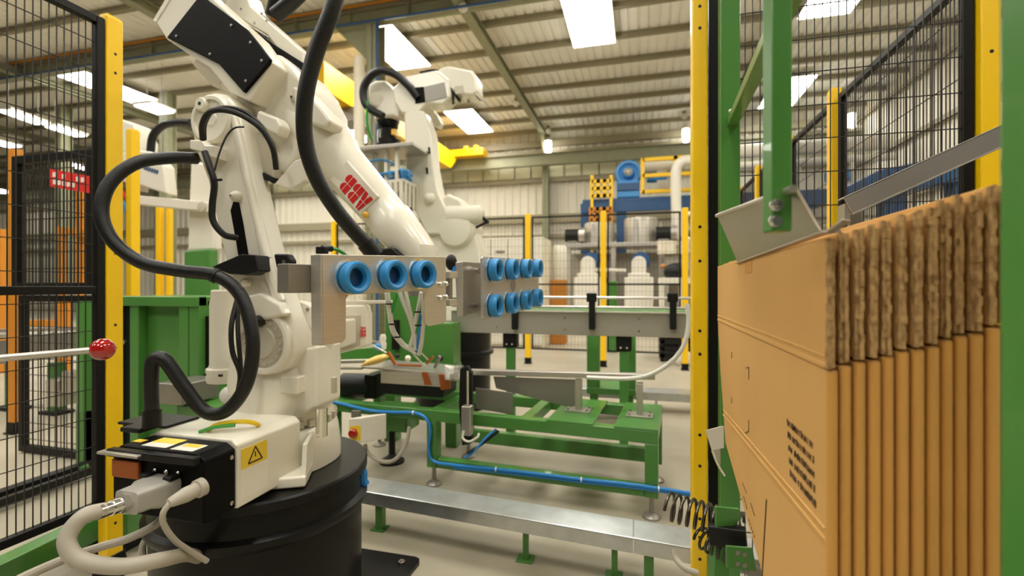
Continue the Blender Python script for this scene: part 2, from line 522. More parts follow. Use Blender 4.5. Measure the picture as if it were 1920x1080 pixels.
for (px, py) in ((868, 14), (968, 194), (1283, 218), (1590, 188), (1028, 245)):
    p = PZ(px, py, RZ - .06)
    r_ = thing('roof_spotlight', {868: 'small spotlight at the near end of the roof beam', 968: 'small spotlight halfway along the roof beam', 1283: 'small round spotlight high beside the tall yellow post', 1590: 'small round spotlight high behind the right mesh', 1028: 'small round spotlight above the wall column'}[px], 'lamp', p, 'roof spotlights')
    MB().sphere(p, .09).build('globe', 'far_white', r_)
    MB().cyl(p + Z_ * .05, p + Z_ * .16, .06, n=10).build('mount', 'steel_dull', r_)

# ================================================================== FENCES
PT = 2.075
def post(p, label, wx=.046, wy=.06, z0=.06, z1=PT, material='yellow', face='-Y', nholes=True, group='yellow fence posts', both=False):
    p = Vector((p[0], p[1], 0))
    r_ = thing('fence_post', label, 'post', p, group)
    MB().box(p.x - wx / 2, p.x + wx / 2, p.y - wy / 2, p.y + wy / 2, z0, z1).build('tube', material, r_, bevel=.006, seg=2)
    MB().box(p.x - wx / 2 + .004, p.x + wx / 2 - .004, p.y - wy / 2 + .004, p.y + wy / 2 - .004, z1, z1 + .006).build('cap', material, r_, bevel=.003)
    f = MB(); a = .05
    f.box(p.x - a, p.x + a, p.y - a, p.y + a, 0, .012)
    f.hexa([(p.x - a * .8, p.y - a * .8, .012), (p.x + a * .8, p.y - a * .8, .012), (p.x + a * .8, p.y + a * .8, .012), (p.x - a * .8, p.y + a * .8, .012)],
           [(p.x - wx * .58, p.y - wy * .56, .085), (p.x + wx * .58, p.y - wy * .56, .085), (p.x + wx * .58, p.y + wy * .56, .085), (p.x - wx * .58, p.y + wy * .56, .085)])
    f.build('foot', 'frame_black', r_, bevel=.003)
    if nholes:
        h = MB(); 
        n = {'-Y': Vector((0, -1, 0)), '+X': Vector((1, 0, 0))}[face]
        for z in nholes:
            c = Vector((p.x, p.y, z)) + (n * (wy / 2) if face == '-Y' else n * (wx / 2))
            MB().cyl(c - n * .004, c + n * .0006, .0052, n=12).build('bolt_hole', 'label_black', r_)
    return r_
def panel(p, q, label, z0=.27, z1=2.03, mids=(1.07,), fw=.028, hs=.104, vs_=.022, wire=.0028, cat='fence', inset=0.0, group='black mesh fence panels', hphase=0.0):
    p = Vector((p[0], p[1], 0)); q = Vector((q[0], q[1], 0)); d = (q - p).normalized(); L = (q - p).length
    r_ = thing('mesh_panel', label, cat, (p + q) / 2 + Z_ * z0, group)
    for e in (p + d * fw / 2, q - d * fw / 2):
        MB().bar(e + Z_ * z0, e + Z_ * z1, fw, fw, up=d).build('frame_upright', 'frame_black', r_, bevel=.003)
    for z in (z0 + fw / 2, z1 - fw / 2) + tuple(mids):
        MB().bar(p + d * fw + Z_ * z, q - d * fw + Z_ * z, fw, fw).build('frame_rail', 'frame_black', r_, bevel=.003)
    m = MB(); t = vs_
    while t < L:
        m.bar(p + d * t + Z_ * z0, p + d * t + Z_ * z1, wire, wire, up=d); t += vs_
    z = z1 - hs * .93 - hphase
    nrm = d.cross(Z_) * wire
    while z > z0:
        m.bar(p + Z_ * z + nrm, q + Z_ * z + nrm, wire, wire); z -= hs
    o = m.build('wire_mesh', 'wire_black', r_, smooth=False); o['kind'] = 'stuff'
    return r_

# left fence, running along Y to the post at its end
LX, LY = -1.905, 1.36
hl = [2.0, 1.93, 1.85, 1.23, 1.17, .95, .80, .70, .24]
post((LX, LY), 'yellow fence post left of the white robot, behind the red knob', face='+X', nholes=[1.94, 1.87, 1.25, 1.2, .935, .85, .33, .2])
panel((LX + .005, -.62), (LX + .005, LY - .032), 'black mesh fence panel at the left picture edge', z0=.27, z1=2.055, mids=(1.065,), group='near black mesh panels')
# right fence: across, then along X = .955
RY = 1.69
hr = [2.06, 1.66, 1.58, 1.16, 1.08, .93, .80, .33, .18, .28]
post((.187, RY), 'tall yellow fence post left of the carton stack', wx=.048, nholes=[1.98, 1.91, 1.27, 1.16, .935, .86, .33, .2, .27, .5, .6])
post((.957, RY), 'yellow fence post right behind the carton stack', wx=.048, nholes=[2.04, 1.74, .9])
panel((.217, RY + .005), (.93, RY + .005), 'black mesh fence panel behind the green magazine posts', z0=.1, z1=2.6, mids=(), group='near black mesh panels', hphase=.03)
yp = [2.80, 3.60, 4.42, 5.28]
nm = ['nearest yellow post of the right fence row, seen through mesh', 'second yellow post of the right fence row', 'third yellow post of the right fence row', 'farthest yellow post of the right fence row']
for i, y in enumerate(yp):
    post((.957, y), nm[i], nholes=None, material='yellow_far', wx=.05)
prev = RY
for i, y in enumerate(yp):
    panel((.975, prev + .04), (.975, y - .04), ['black mesh panel running back from the right corner post', 'second mesh panel of the right fence row', 'third mesh panel of the right fence row', 'farthest mesh panel of the right fence row'][i], z0=.2, z1=2.04, mids=(1.1,), group='right row mesh panels')
    prev = y
# back fence
bx = [-4.6, -3.57, -2.54, -1.503, -.471, .56]
nb = ['back fence post hidden mostly behind the robot arm, leftmost', 'yellow back fence post seen left of the robot arm', 'yellow back fence post behind the second robot', 'yellow back fence post right of the gripper cups', 'yellow back fence post in front of the steel tanks', 'yellow back fence post behind the tall yellow post']
for i, x in enumerate(bx):
    post((x, 6.57), nb[i], nholes=None, material='yellow_far', wx=.075, wy=.06)
for i in range(len(bx) - 1):
    panel((bx[i] + .05, 6.57), (bx[i + 1] - .05, 6.57), 'mesh panel between yellow posts %s' % ['at the far left of the back fence', 'left of the second robot', 'behind the second robot', 'behind the gripper cups and conveyor', 'in front of the steel tanks'][i], z0=.2, z1=2.04, mids=(1.1,), fw=.022, wire=.0022, vs_=.05, group='back row mesh panels')

# further posts at the left background
for (px, ytop, lab, w, mt) in ((499 / 2, 245, 'yellow post behind the curved black hose', .065, 'yellow_far'), (300, 388, 'left one of two slim yellow posts behind the black hose', .05, 'yellow_far'), (318, 388, 'right one of two slim yellow posts behind the black hose', .04, 'yellow_far')):
    h = PT - CAM_Z
    d = h * FPX / (CY - ytop)
    p = PD(px, ytop, d)
    post((p.x, p.y), lab, nholes=None, material=mt, wx=w * (d / 4.2), wy=.06)
p = PD(30, 282, (PT - CAM_Z) * FPX / (CY - 282))
post((p.x, p.y), 'orange yellow post seen through the left mesh', nholes=None, material='orange', wx=.07)

# ================================================================== ROBOT 1
AX, AY = -1.20, 1.47
root = thing('robot_pedestal', 'round black steel pedestal under the big white robot', 'pedestal', (-1.24, 1.38, 0))
pc = Vector((-1.24, 1.38, 0))
MB().lathe(pc, Z_, [(.318, .012), (.318, .33), (.33, .335), (.338, .35), (.338, .365), (.322, .375), (.315, .44)], n=64).build('drum', 'black_satin', root)
MB().lathe(pc, Z_, [(.33, .440), (.338, .445), (.338, .47), (.333, .476)], n=64).build('flange', 'black_satin', root)
fp = MB(); cs = []
for (sx, sy) in ((-1, -1), (1, -1), (1, 1), (-1, 1)):
    a0 = math.atan2(sy, sx)
    for k in (-1, 0, 1):
        cs.append(pc + Vector((sx * .385 + .03 * math.cos(a0 + k * .7), sy * .335 + .03 * math.sin(a0 + k * .7), 0)))
fp.prism(cs, (0, 0, .014)); fp.build('floor_plate', 'black_satin', root)
for sx, sy in ((.36, .30), (-.36, .30), (.36, -.30), (-.36, -.30)):
    b = MB(); hexbolt(b, pc + Vector((sx, sy, .014)), Z_, .014, .014); b.build('anchor_bolt', 'bolt', root)
# window with blue tubing
wa = math.radians(28)
wd = Vector((math.cos(wa), math.sin(wa), 0))
MB().tube([pc + wd * .318 + Z_ * .435, pc + wd * .326 + Z_ * .41, pc + wd * .326 + Z_ * .385, pc + wd * .335 + Z_ * .37], .014, n=8).build('blue_tubing', 'hose_blue', root)

rob = thing('industrial_robot', 'large white six-axis robot arm with ABB lettering, on the black pedestal', 'robot', (AX, AY, .476))
# base casting
def lug(cx, cy, ang):
    c = Vector((cx, cy, 0)); u = Vector((math.cos(ang), math.sin(ang), 0)); v = Vector((-u.y, u.x, 0))
    mm = MB()
    mm.prism([c + u * -.10 + v * -.075 + Z_ * .478, c + u * .055 + v * -.075 + Z_ * .478, c + u * .055 + v * .075 + Z_ * .478, c + u * -.10 + v * .075 + Z_ * .478], (0, 0, .035))
    return mm, c, u, v
bc = MB()
bc.loft([((AX - .012, AY - .05, .478), X_, Y_, .195, .20, 2.2), ((AX - .012, AY - .05, .52), X_, Y_, .195, .20, 2.2), ((AX - .012, AY - .05, .585), X_, Y_, .19, .195, 2.1), ((AX - .01, AY - .045, .605), X_, Y_, .18, .185, 2.1), ((AX, AY - .04, .612), X_, Y_, .165, .17, 2)], n=48)
base = bc.build('base', 'robot_white', rob)
for (cx, cy, an) in ((-1.055, 1.25, math.radians(-62)), (-1.36, 1.25, math.radians(-115))):
    mm, c, u, v = lug(cx, cy, an)
    lo = mm.build('foot_lug', 'robot_white', rob, bevel=.008)
    for sv in (-1, 1):
        MB().prism([c + u * .045 + v * sv * .060 + Z_ * .51, c + u * -.12 + v * sv * .060 + Z_ * .51, c + u * -.12 + v * sv * .060 + Z_ * .603, c + u * .02 + v * sv * .060 + Z_ * .598], v * (sv * .014)).build('rib', 'robot_white', lo, bevel=.003)
    b = MB(); hexbolt(b, c + u * .01 + Z_ * .513, Z_, .017, .018); b.build('foot_bolt', 'black_plastic', lo)
# rear cover + connector box
YS0, YS1, YS2 = .955, 1.052, 1.30
XB0, XB1 = -1.335, -1.03
ZB0, ZB1 = .488, .672
wc = MB(); wc.prism([(XB1, YS1, ZB0), (XB1, YS1, ZB1 - .015), (XB1 - .02, YS1, ZB1), (XB0 + .02, YS1, ZB1), (XB0, YS1, ZB1 - .015), (XB0, YS1, ZB0)], (0, YS2 - YS1, 0))
cov = wc.build('rear_cover', 'robot_white', rob, bevel=.006)
bb = MB(); e = .003; bb.prism([(XB1 - e, YS0, ZB0 + .004), (XB1 - e, YS0, ZB1 - .022), (XB1 - .03, YS0 - .0, ZB1 - .006), (XB0 + .03, YS0, ZB1 - .006), (XB0 + e, YS0, ZB1 - .022), (XB0 + e, YS0, ZB0 + .004)], (0, YS1 - YS0 - .001, 0))
box = bb.build('connector_box', 'black_paint', rob, bevel=.006)
MB().box(XB0 + .01, XB1 - .012, YS0 - .022, YS0, ZB1 - .03, ZB1 - .010).build('visor', 'black_satin', box, bevel=.004)
MB().box(XB0 - .005, XB0 + .13, YS0 - .034, YS0 - .012, ZB1 - .022, ZB1 - .014).build('handle_strip', 'steel_plate', box, bevel=.003)
MB().box(XB0 + .015, XB0 + .105, YS0 - .012, YS0, ZB1 - .085, ZB1 - .038).build('blank_plate', 'copper', box, bevel=.004)
for i in range(3):
    for k in range(2):
        c = Vector((XB0 + .15 + i * .037, YS0 - .001, ZB1 - .058 - k * .032))
        MB().lathe(c, -Y_, [(.006, 0), (.006, .004), (.003, .007)], n=12).build('screw', 'bolt', box)
for c in (Vector((XB1 - .002, YS1 - .018, ZB1 - .04)), Vector((XB1 - .002, YS1 - .018, ZB0 + .025))):
    MB().lathe(c, X_, [(.006, 0), (.006, .003), (.002, .005)], n=12).build('screw', 'bolt', box)
def flat(parent, name, x0, x1, y0, y1, z, material): return MB().box(x0, x1, y0, y1, z, z + .0012).build(name, material, parent, smooth=False)
zt_ = ZB1 - .006
flat(box, 'sticker', XB0 + .085, XB0 + .165, YS0 + .012, YS0 + .075, zt_, 'label_white')
flat(box, 'sticker', XB0 + .085, XB0 + .165, YS0 + .040, YS0 + .075, zt_ + .0006, 'label_yellow')
flat(box, 'sticker', XB0 + .185, XB0 + .255, YS0 + .008, YS0 + .055, zt_, 'label_white')
flat(box, 'sticker', XB0 + .195, XB0 + .245, YS0 + .032, YS0 + .052, zt_ + .0006, 'label_yellow')
flat(box, 'sticker', XB0 + .03, XB0 + .06, YS0 + .03, YS0 + .05, zt_, 'label_yellow')
# warning label on the side of the cover
lx = XB1 + .0006
MB().box(lx - .001, lx + .0006, YS1 + .012, YS1 + .105, ZB1 - .085, ZB1 - .03).build('warning_label', 'label_yellow', cov, smooth=False)
MB().box(lx - .001, lx + .0004, YS1 + .010, YS1 + .107, ZB0 + .02, ZB1 - .085).build('data_label', 'label_white', cov, smooth=False)
t0, t1, t2 = Vector((lx + .001, YS1 + .036, ZB1 - .076)), Vector((lx + .001, YS1 + .086, ZB1 - .076)), Vector((lx + .001, YS1 + .061, ZB1 - .036))
tr = MB()
for a_, b_ in ((t0, t1), (t1, t2), (t2, t0)): tr.bar(a_, b_, .0035, .001, up=X_)
tr.bar((t0 + t1) / 2 + Z_ * .012, (t0 + t1) / 2 + Z_ * .026, .003, .001, up=X_)
tr.build('warning_triangle', 'label_black', cov, smooth=False)
# cable gland post and hose flange on the box
gp = PY(287, 798, 1.14)
MB().box(gp.x - .06, gp.x + .12, 1.08, 1.19, ZB1, ZB1 + .008).build('gland_plate', 'black_plastic', cov, bevel=.002)
MB().box(gp.x + .03, gp.x + .10, 1.02, 1.08, ZB1 + .002, ZB1 + .016).build('lid', 'black_plastic', cov, bevel=.004)
# grey plug, connector and cables on the rear face
root = thing('grey_power_cable', 'thick grey cable looping out of the robot base to the floor', 'cable', PD(245, 920, 1.1))
q0 = Vector((-1.15, YS0 - .002, .574))
q1 = Vector((-1.145, .852, .580))
MB().loft([(q0, X_, Z_, .048, .032, 6), (q0 - Y_ * .02, X_, Z_, .048, .032, 6), (q0.lerp(q1, .5), X_, Z_, .046, .031, 6), (q0.lerp(q1, .65), X_, Z_, .036, .027, 6), (q1, X_, Z_, .034, .026, 6)], n=32).build('plug', 'grey_conn', root)
for sx in (-.04, .035): MB().box(q0.x + sx - .012, q0.x + sx + .012, q0.y - .03, q0.y - .002, q0.z + .028, q0.z + .04).build('latch', 'black_plastic', root, bevel=.003)
q2 = Vector((-1.14, .80, .586))
MB().cyl(q1, q1.lerp(q2, .4), .020, n=6).build('gland_nut', 'chrome', root)
MB().lathe(q1.lerp(q2, .35), q2 - q1, [(.017, 0), (.017, .02), (.015, .022), (.016, .05)], n=20).build('gland', 'chrome', root)
MB().tube([q2, PD(160, 966, 1.035), PD(134, 992, 1.02), PD(126, 1020, 1.01), PD(150, 1050, 1.01), PD(225, 1062, 1.03), PD(300, 1050, 1.08), PD(350, 1040, 1.22), PD(372, 1045, 1.34)], .0165, n=14).build('cable', 'grey_cable', root)
sc = thing('signal_cable', 'slim grey cable with round plug at the robot base', 'cable', PD(365, 920, 1.1))
s0 = PD(372, 916, 1.16); s1 = PD(320, 942, 1.10)
MB().lathe(s0, s1 - s0, [(.022, -.012), (.022, .004), (.017, .006), (.018, .03), (.012, .062), (.009, .07)], n=20).build('plug', 'grey_cable', sc)
MB().tube([s1, PD(306, 962, 1.09), PD(308, 985, 1.10), PD(330, 1015, 1.13), PD(360, 1035, 1.18), PD(388, 1052, 1.22)], .0065, n=10).build('cable', 'grey_cable', sc)
g2 = thing('grey_floor_cable', 'grey cable running from the base past the left yellow post', 'cable', PD(150, 1040, 1.3))
MB().tube([PD(312, 962, 1.35), PD(290, 985, 1.33), PD(240, 1010, 1.3), PD(190, 1025, 1.27), PD(130, 1045, 1.2), PD(60, 1075, 1.12), PD(20, 1095, 1.08)], .011, n=10).build('cable', 'grey_cable', g2)
bt = thing('blue_tube_bundle', 'bundle of bright blue air tubes hanging behind the grey cable', 'tubes', PD(300, 1000, 1.42))
for i in range(5):
    o_ = (i - 2) * 4
    MB().tube([PD(312 + o_, 945, 1.45), PD(296 + o_ * .8, 990, 1.42), PD(292 + o_ * .7, 1030, 1.42), PD(310 + o_, 1075, 1.42), PD(318 + o_, 1095, 1.42)], .0055, n=8).build('tube', 'hose_blue', bt)
MB().tube([PD(270, 1050, 1.42), PD(288, 1068, 1.42), PD(312, 1090, 1.42)], .007, n=8).build('yellow_wire', 'earth_yellow', bt)
MB().tube([PD(320, 955, 1.45), PD(300, 985, 1.46), PD(268, 1020, 1.46), PD(272, 1060, 1.46)], .009, n=8).build('grey_wire', 'grey_cable', bt)
# earth wire on the cover
MB().tube([(XB1 - .14, 1.09, ZB1 + .004), (XB1 - .11, 1.10, ZB1 + .02), (XB1 - .06, 1.12, ZB1 + .026), (XB1 - .035, 1.14, ZB1 + .02), (XB1 - .04, 1.17, ZB1 + .004)], .0065, n=8).build('earth_wire', 'earth_yellow', cov)
MB().tube([(XB1 - .15, 1.075, ZB1 + .003), (XB1 - .11, 1.085, ZB1 + .016), (XB1 - .06, 1.105, ZB1 + .02)], .005, n=8).build('earth_wire', 'earth_green', cov)

# turret
YT = 1.30
tm = MB()
AT = AY - .035
tm.loft([((AX, AT, .622), X_, Y_, .16, .16, 2), ((AX, AT, .64), X_, Y_, .16, .16, 2), ((AX, AT, .655), X_, Y_, .154, .155, 2), ((AX, AT, .70), X_, Y_, .165, .16, 2.2), ((AX, AT, .76), X_, Y_, .175, .155, 2.6),
         ((AX, AT + .01, .82), X_, Y_, .168, .14, 3.2), ((AX, AT + .02, .90), X_, Y_, .155, .12, 3.2), ((AX, AT + .03, .95), X_, Y_, .13, .11, 3)], n=48)
tur = tm.build('turret', 'robot_white', rob)
for i in range(26):
    a = math.radians(-170 + i * 13.5)
    c = Vector((AX + .163 * math.cos(a), AT + .163 * math.sin(a), .628))
    MB().obox(c, (math.cos(a), math.sin(a), 0), (-math.sin(a), math.cos(a), 0), Z_, .008, .012, .012).build('ring_tooth', 'robot_white_shaded', tur, bevel=.002)
MB().lathe((AX, AT, .609), Z_, [(.158, 0), (.158, .018)], n=48).build('bearing_ring', 'steel_dull', tur)
sq = PY(462, 774, YT + .03)
MB().box(sq.x - .014, sq.x + .014, YT - .01, YT + .05, sq.z - .008, sq.z + .008).build('vent_slot', 'label_black', tur, bevel=.003)
bl = PY(543, 722, 1.30)
MB().box(bl.x - .035, bl.x + .035, 1.295, 1.40, bl.z - .028, bl.z + .028).build('boss', 'robot_white', tur, bevel=.006)
# right side hip block (dark front face of the turret below the arm)
hp = [PY(x, y, 1.46) for x, y in ((588, 650), (640, 640), (640, 745), (628, 752), (575, 790), (520, 790), (520, 720), (560, 712))]
MB().prism(hp, (0, -.13, 0)).build('hip', 'robot_white', tur, bevel=.010, seg=3)
hs_ = PY(626, 722, 1.33)
MB().box(hs_.x - .006, hs_.x + .006, 1.322, 1.34, hs_.z - .025, hs_.z + .025).build('rib', 'robot_white_shaded', tur, bevel=.002)
# steel pin + motor cylinder at left of the turret
pp = PY(603, 770, 1.34)
MB().cyl((pp.x, 1.34, .60), (pp.x, 1.34, .69), .0185, n=24).build('steel_pin', 'chrome', rob)
mc = PY(424, 620, 1.47)
md = MB(); md.lathe((mc.x, 1.47, .725), Z_, [(.062, 0), (.066, .012), (.066, .05), (.058, .055), (.054, .065), (.054, .29), (.05, .31), (.05, .335), (.045, .34)], n=36)
mo = md.build('axis_motor', 'robot_white', rob)
for a in (-120, -60): 
    a = math.radians(a); MB().obox((mc.x + .066 * math.cos(a), 1.47 + .066 * math.sin(a), .758), (1, 0, 0), (0, 1, 0), Z_, .007, .004, .004).build('motor_bolt', 'label_black', mo, bevel=.001)
wrp = PY(434, 742, 1.38)
mw = MB(); mw.sphere(wrp, .042, sx=1.0, sy=.8, sz=.85); mw.build('wrapped_joint', 'plastic_wrap', tur)
# lower arm
YA = 1.285
la = [(372, 190), (396, 171), (420, 174), (438, 190), (448, 216), (456, 262), (470, 330), (492, 425), (516, 520), (540, 590), (556, 630), (556, 662), (540, 690), (512, 703), (480, 697), (452, 668), (440, 628), (438, 580), (425, 510), (404, 415), (386, 335), (362, 272), (354, 228)]
arm = MB().prism([PY(x, y, YA) for x, y in la], (0, .085, 0)).build('lower_arm', 'robot_white', rob, bevel=.016, seg=3)
# flat chamfer strip along the front edge of the arm
st = [(428, 204), (440, 216), (450, 262), (464, 330), (486, 425), (510, 520), (528, 566), (512, 572), (494, 520), (474, 425), (452, 330), (436, 262)]
MB().prism([PY(x, y, YA - .012) for x, y in st], (0, .03, 0)).build('spine', 'robot_white', arm, bevel=.010, seg=3)
# black strip standing in for the dark of a recessed slot
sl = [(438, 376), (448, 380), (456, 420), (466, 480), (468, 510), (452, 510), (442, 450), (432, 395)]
MB().prism([PY(x, y, YA - .0015) for x, y in sl], (0, .03, 0)).build('slot_shade', 'black_paint', arm)
ac = PY(498, 641, YA)
R0 = 61 * (ac - O).dot(FW) / FPX
MB().lathe(ac + Y_ * .01, -Y_, [(R0 * .99, 0), (R0 * .99, .022), (R0 * .93, .030), (R0 * .82, .030), (R0 * .79, .024), (R0 * .79, .012)], n=56).build('hub_rim', 'robot_white', arm)
MB().lathe(ac, -Y_, [(R0 * .79, .0), (R0 * .79, .013), (R0 * .5, .016), (R0 * .46, .022)], n=48).build('hub_disc', 'robot_white_shaded', arm)
for i in range(18):
    a = 2 * math.pi * i / 18
    c = ac + Vector((math.cos(a), 0, math.sin(a))) * R0 * .66 - Y_ * .013
    MB().cyl(c, c - Y_ * .006, .0058, n=8).build('hub_bolt', 'robot_white_shaded', arm)
gus = [(442, 560), (486, 548), (524, 570), (534, 592), (486, 602), (444, 630)]
MB().prism([PY(x, y, YA - .028) for x, y in gus], (0, .04, 0)).build('hub_web', 'robot_white', arm, bevel=.010, seg=3)
# bearing flange behind the hub
MB().lathe(ac + Vector((.03, .085, -.0)), Y_, [(R0 * .95, 0), (R0 * 1.22, .004), (R0 * 1.25, .03), (R0 * 1.2, .06)], n=56).build('shoulder_flange', 'robot_white', tur)
for i in range(24):
    a = 2 * math.pi * i / 24
    c = ac + Vector((.03 + math.cos(a) * R0 * 1.12, .089, math.sin(a) * R0 * 1.12))
    MB().cyl(c, c - Y_ * .006, .0055, n=8).build('flange_bolt', 'steel_dull', tur)
# head of lower arm: ring and eye bracket
hc = PY(402, 226, YA)
RH = 46 * (hc - O).dot(FW) / FPX
MB().lathe(hc + Y_ * .0, -Y_, [(RH, 0), (RH, .014), (RH * .9, .022), (RH * .78, .022), (RH * .74, .012), (RH * .3, .012), (RH * .25, .016)], n=48).build('head_rim', 'robot_white', arm)
eb = PY(379, 196, YA - .02); MB().lathe(eb + Y_ * .012, -Y_, [(.022, 0), (.022, .018), (.018, .022)], n=20).build('eye_lug', 'robot_white', arm)
MB().cyl(eb - Y_ * .0085, eb - Y_ * .0108, .006, n=12).build('eye_hole', 'label_black', arm)
cb = [(355, 262), (378, 262), (384, 272), (402, 272), (402, 296), (384, 290), (376, 284), (356, 280)]
MB().prism([PY(x, y, YA - .05) for x, y in cb], (0, .06, 0)).build('cable_bracket', 'robot_white', arm, bevel=.004)
kb = PY(446, 369, YA); MB().lathe(kb, -Y_, [(.018, 0), (.018, .012), (.012, .022), (.004, .026)], n=20).build('lifting_boss', 'robot_white', arm)
MB().cyl(kb - Y_ * .0262 + X_ * -.003, kb - Y_ * .027 + X_ * -.003, .003, n=8).build('boss_hole', 'label_black', arm)
# clamp on the arm for the hose (black block) and black cover cap
cl = [(396, 500), (452, 476), (478, 478), (484, 508), (460, 516), (428, 514)]
MB().prism([PY(x, y, YA - .06) for x, y in cl], (0, .07, 0)).build('hose_clamp', 'black_plastic', arm, bevel=.004)
cc = [(512, 476), (538, 476), (545, 488), (544, 510), (522, 511), (517, 500)]
MB().prism([PY(x, y, YA - .022) for x, y in cc], (0, .03, 0)).build('rubber_stop', 'black_plastic', arm, bevel=.006)
c_ = PY(533, 492, YA - .022); MB().lathe(c_, -Y_, [(.007, 0), (.006, .004), (.002, .005)], n=14).build('stop_screw', 'bolt', arm)
c_ = PY(489, 601, YA - .02); MB().lathe(c_, -Y_, [(.017, -.02), (.017, .018), (.012, .026)], n=20).build('rubber_buffer', 'black_rubber', arm)
c_ = PY(465, 530, YA - .01); MB().lathe(c_, -Y_, [(.014, 0), (.014, .016), (.008, .02)], n=8).build('clamp_bolt', 'robot_white', arm)

# upper arm: elbow casting, housings, forearm tube, wrist
YU0 = 1.335
el = [(432, 195), (455, 150), (500, 105), (515, 95), (545, 118), (570, 150), (590, 190), (592, 225), (575, 265), (550, 310), (530, 328), (505, 316), (465, 235)]
elb = MB().prism([PY(x, y, 1.37) for x, y in el], (0, .20, 0)).build('elbow', 'robot_white', rob, bevel=.022, seg=4)
b0, b1 = PY(590, 248, 1.47), PY(622, 290, 1.47)
ax_u = (PY(800, 487, 1.47) - PY(585, 240, 1.47)).normalized()
sd = Y_; nn = ax_u.cross(sd).normalized()
p0 = PY(598, 258, 1.47)
fa = MB()
fa.loft([(p0 - ax_u * .10, nn, sd, .085, .10, 2.4), (p0 + ax_u * .0, nn, sd, .098, .105, 2.2), (p0 + ax_u * .05, nn, sd, .100, .105, 2.1), (p0 + ax_u * .058, nn, sd, .094, .098, 2.1), (p0 + ax_u * .10, nn, sd, .090, .094, 2.3),
         (p0 + ax_u * .125, nn, sd, .078, .082, 2.6), (p0 + ax_u * .35, nn, sd, .068, .074, 2.6), (p0 + ax_u * .40, nn, sd, .066, .072, 2.5), (p0 + ax_u * .41, nn, sd, .073, .078, 2.3), (p0 + ax_u * .46, nn, sd, .070, .076, 2.3), (p0 + ax_u * .56, nn, sd, .056, .064, 2.4), (p0 + ax_u * .60, nn, sd, .048, .054, 2.2)], n=40)
fore = fa.build('forearm', 'robot_white', rob, ang=50)
# side pocket and lettering on the forearm
pk = p0 + ax_u * .275 - Y_ * .0775
MB().obox(pk + Y_ * .006, ax_u, nn, Y_, .085, .045, .006).build('side_panel', 'robot_white', fore, bevel=.005)
tx = pk - Y_ * .002 + nn * .0
logo(pk - Y_ * .0008 + ax_u * .018 + nn * (.006 if nn.z < 0 else -.006), -ax_u, nn * (1 if nn.z < 0 else -1), .062, fore)
c_ = p0 + ax_u * .37 - Y_ * .076 + nn * (-.03 if nn.z > 0 else .03)
MB().sphere(c_, .011, sy=.6).build('amber_plug', 'amber', fore)
bs = PY(600, 195, 1.40)
bmp = [(545, 160), (572, 166), (608, 208), (620, 226), (610, 242), (582, 232), (552, 212)]
MB().prism([PY(x, y, 1.35) for x, y in bmp], (0, .08, 0)).build('elbow_boss', 'robot_white', elb, bevel=.012, seg=3)
c_ = PY(552, 186, 1.37); MB().lathe(c_ + Y_ * .002, -Y_, [(.012, 0), (.012, .006), (.009, .008)], n=16).build('plug', 'robot_white_shaded', elb)
c_ = PY(549, 183, 1.37); MB().cyl(c_ - Y_ * .0075, c_ - Y_ * .0088, .004, n=10).build('plug_hole', 'label_black', elb)
# axis bracket under the elbow
br = [(482, 205), (520, 220), (528, 236), (520, 255), (500, 245), (478, 225)]
MB().prism([PY(x, y, 1.31) for x, y in br], (0, .05, 0)).build('joint_lug', 'robot_white', elb, bevel=.010, seg=3)
b2 = [(552, 300), (585, 290), (572, 340), (545, 356), (512, 346)]
MB().prism([PY(x, y, 1.33) for x, y in b2], (0, .03, 0)).build('side_bracket', 'robot_white', elb, bevel=.006)
b3 = [(488, 322), (516, 334), (512, 344), (488, 334)]
MB().prism([PY(x, y, 1.34) for x, y in b3], (0, .05, 0)).build('stop_pad', 'black_plastic', elb, bevel=.003)
b4 = [(462, 240), (505, 262), (515, 300), (512, 335), (488, 320), (470, 275)]
MB().prism([PY(x, y, 1.345) for x, y in b4], (0, .1, 0)).build('inner_web', 'robot_white_shaded', elb, bevel=.006)
# rear housing with black cover
hw = [(288, 38), (330, -30), (372, -30), (470, 60), (512, 118), (470, 190), (430, 175), (392, 128), (310, 72)]
hou = MB().prism([PY(x, y, 1.30) for x, y in hw], (0, .09, 0)).build('motor_housing', 'robot_white', rob, bevel=.008, seg=3)
MB().prism([PY(x, y, 1.297) for x, y in ((286, 38), (292, 42), (338, -32), (330, -36))], (0, .092, 0)).build('housing_lip', 'robot_white', hou, bevel=.002)
cv = [(312, 70), (378, -14), (384, -4), (462, 54), (486, 84), (506, 110), (503, 118), (456, 173), (410, 120)]
cvr = MB().prism([PY(x, y, 1.288) for x, y in cv], (0, .014, 0)).build('black_cover', 'black_paint', rob, bevel=.003)
for (x, y) in ((331, 68), (394, 102), (434, 48), (470, 80), (491, 114), (461, 152)):
    c_ = PY(x, y, 1.288); MB().lathe(c_, -Y_, [(.005, 0), (.005, .002), (.002, .003)], n=12).build('cover_screw', 'steel_dull', cvr)
hu = [(358, 118), (375, 100), (420, 130), (412, 165), (395, 160)]
MB().prism([PY(x, y, 1.36) for x, y in hu], (0, .06, 0)).build('rear_boss', 'robot_white', hou, bevel=.006)
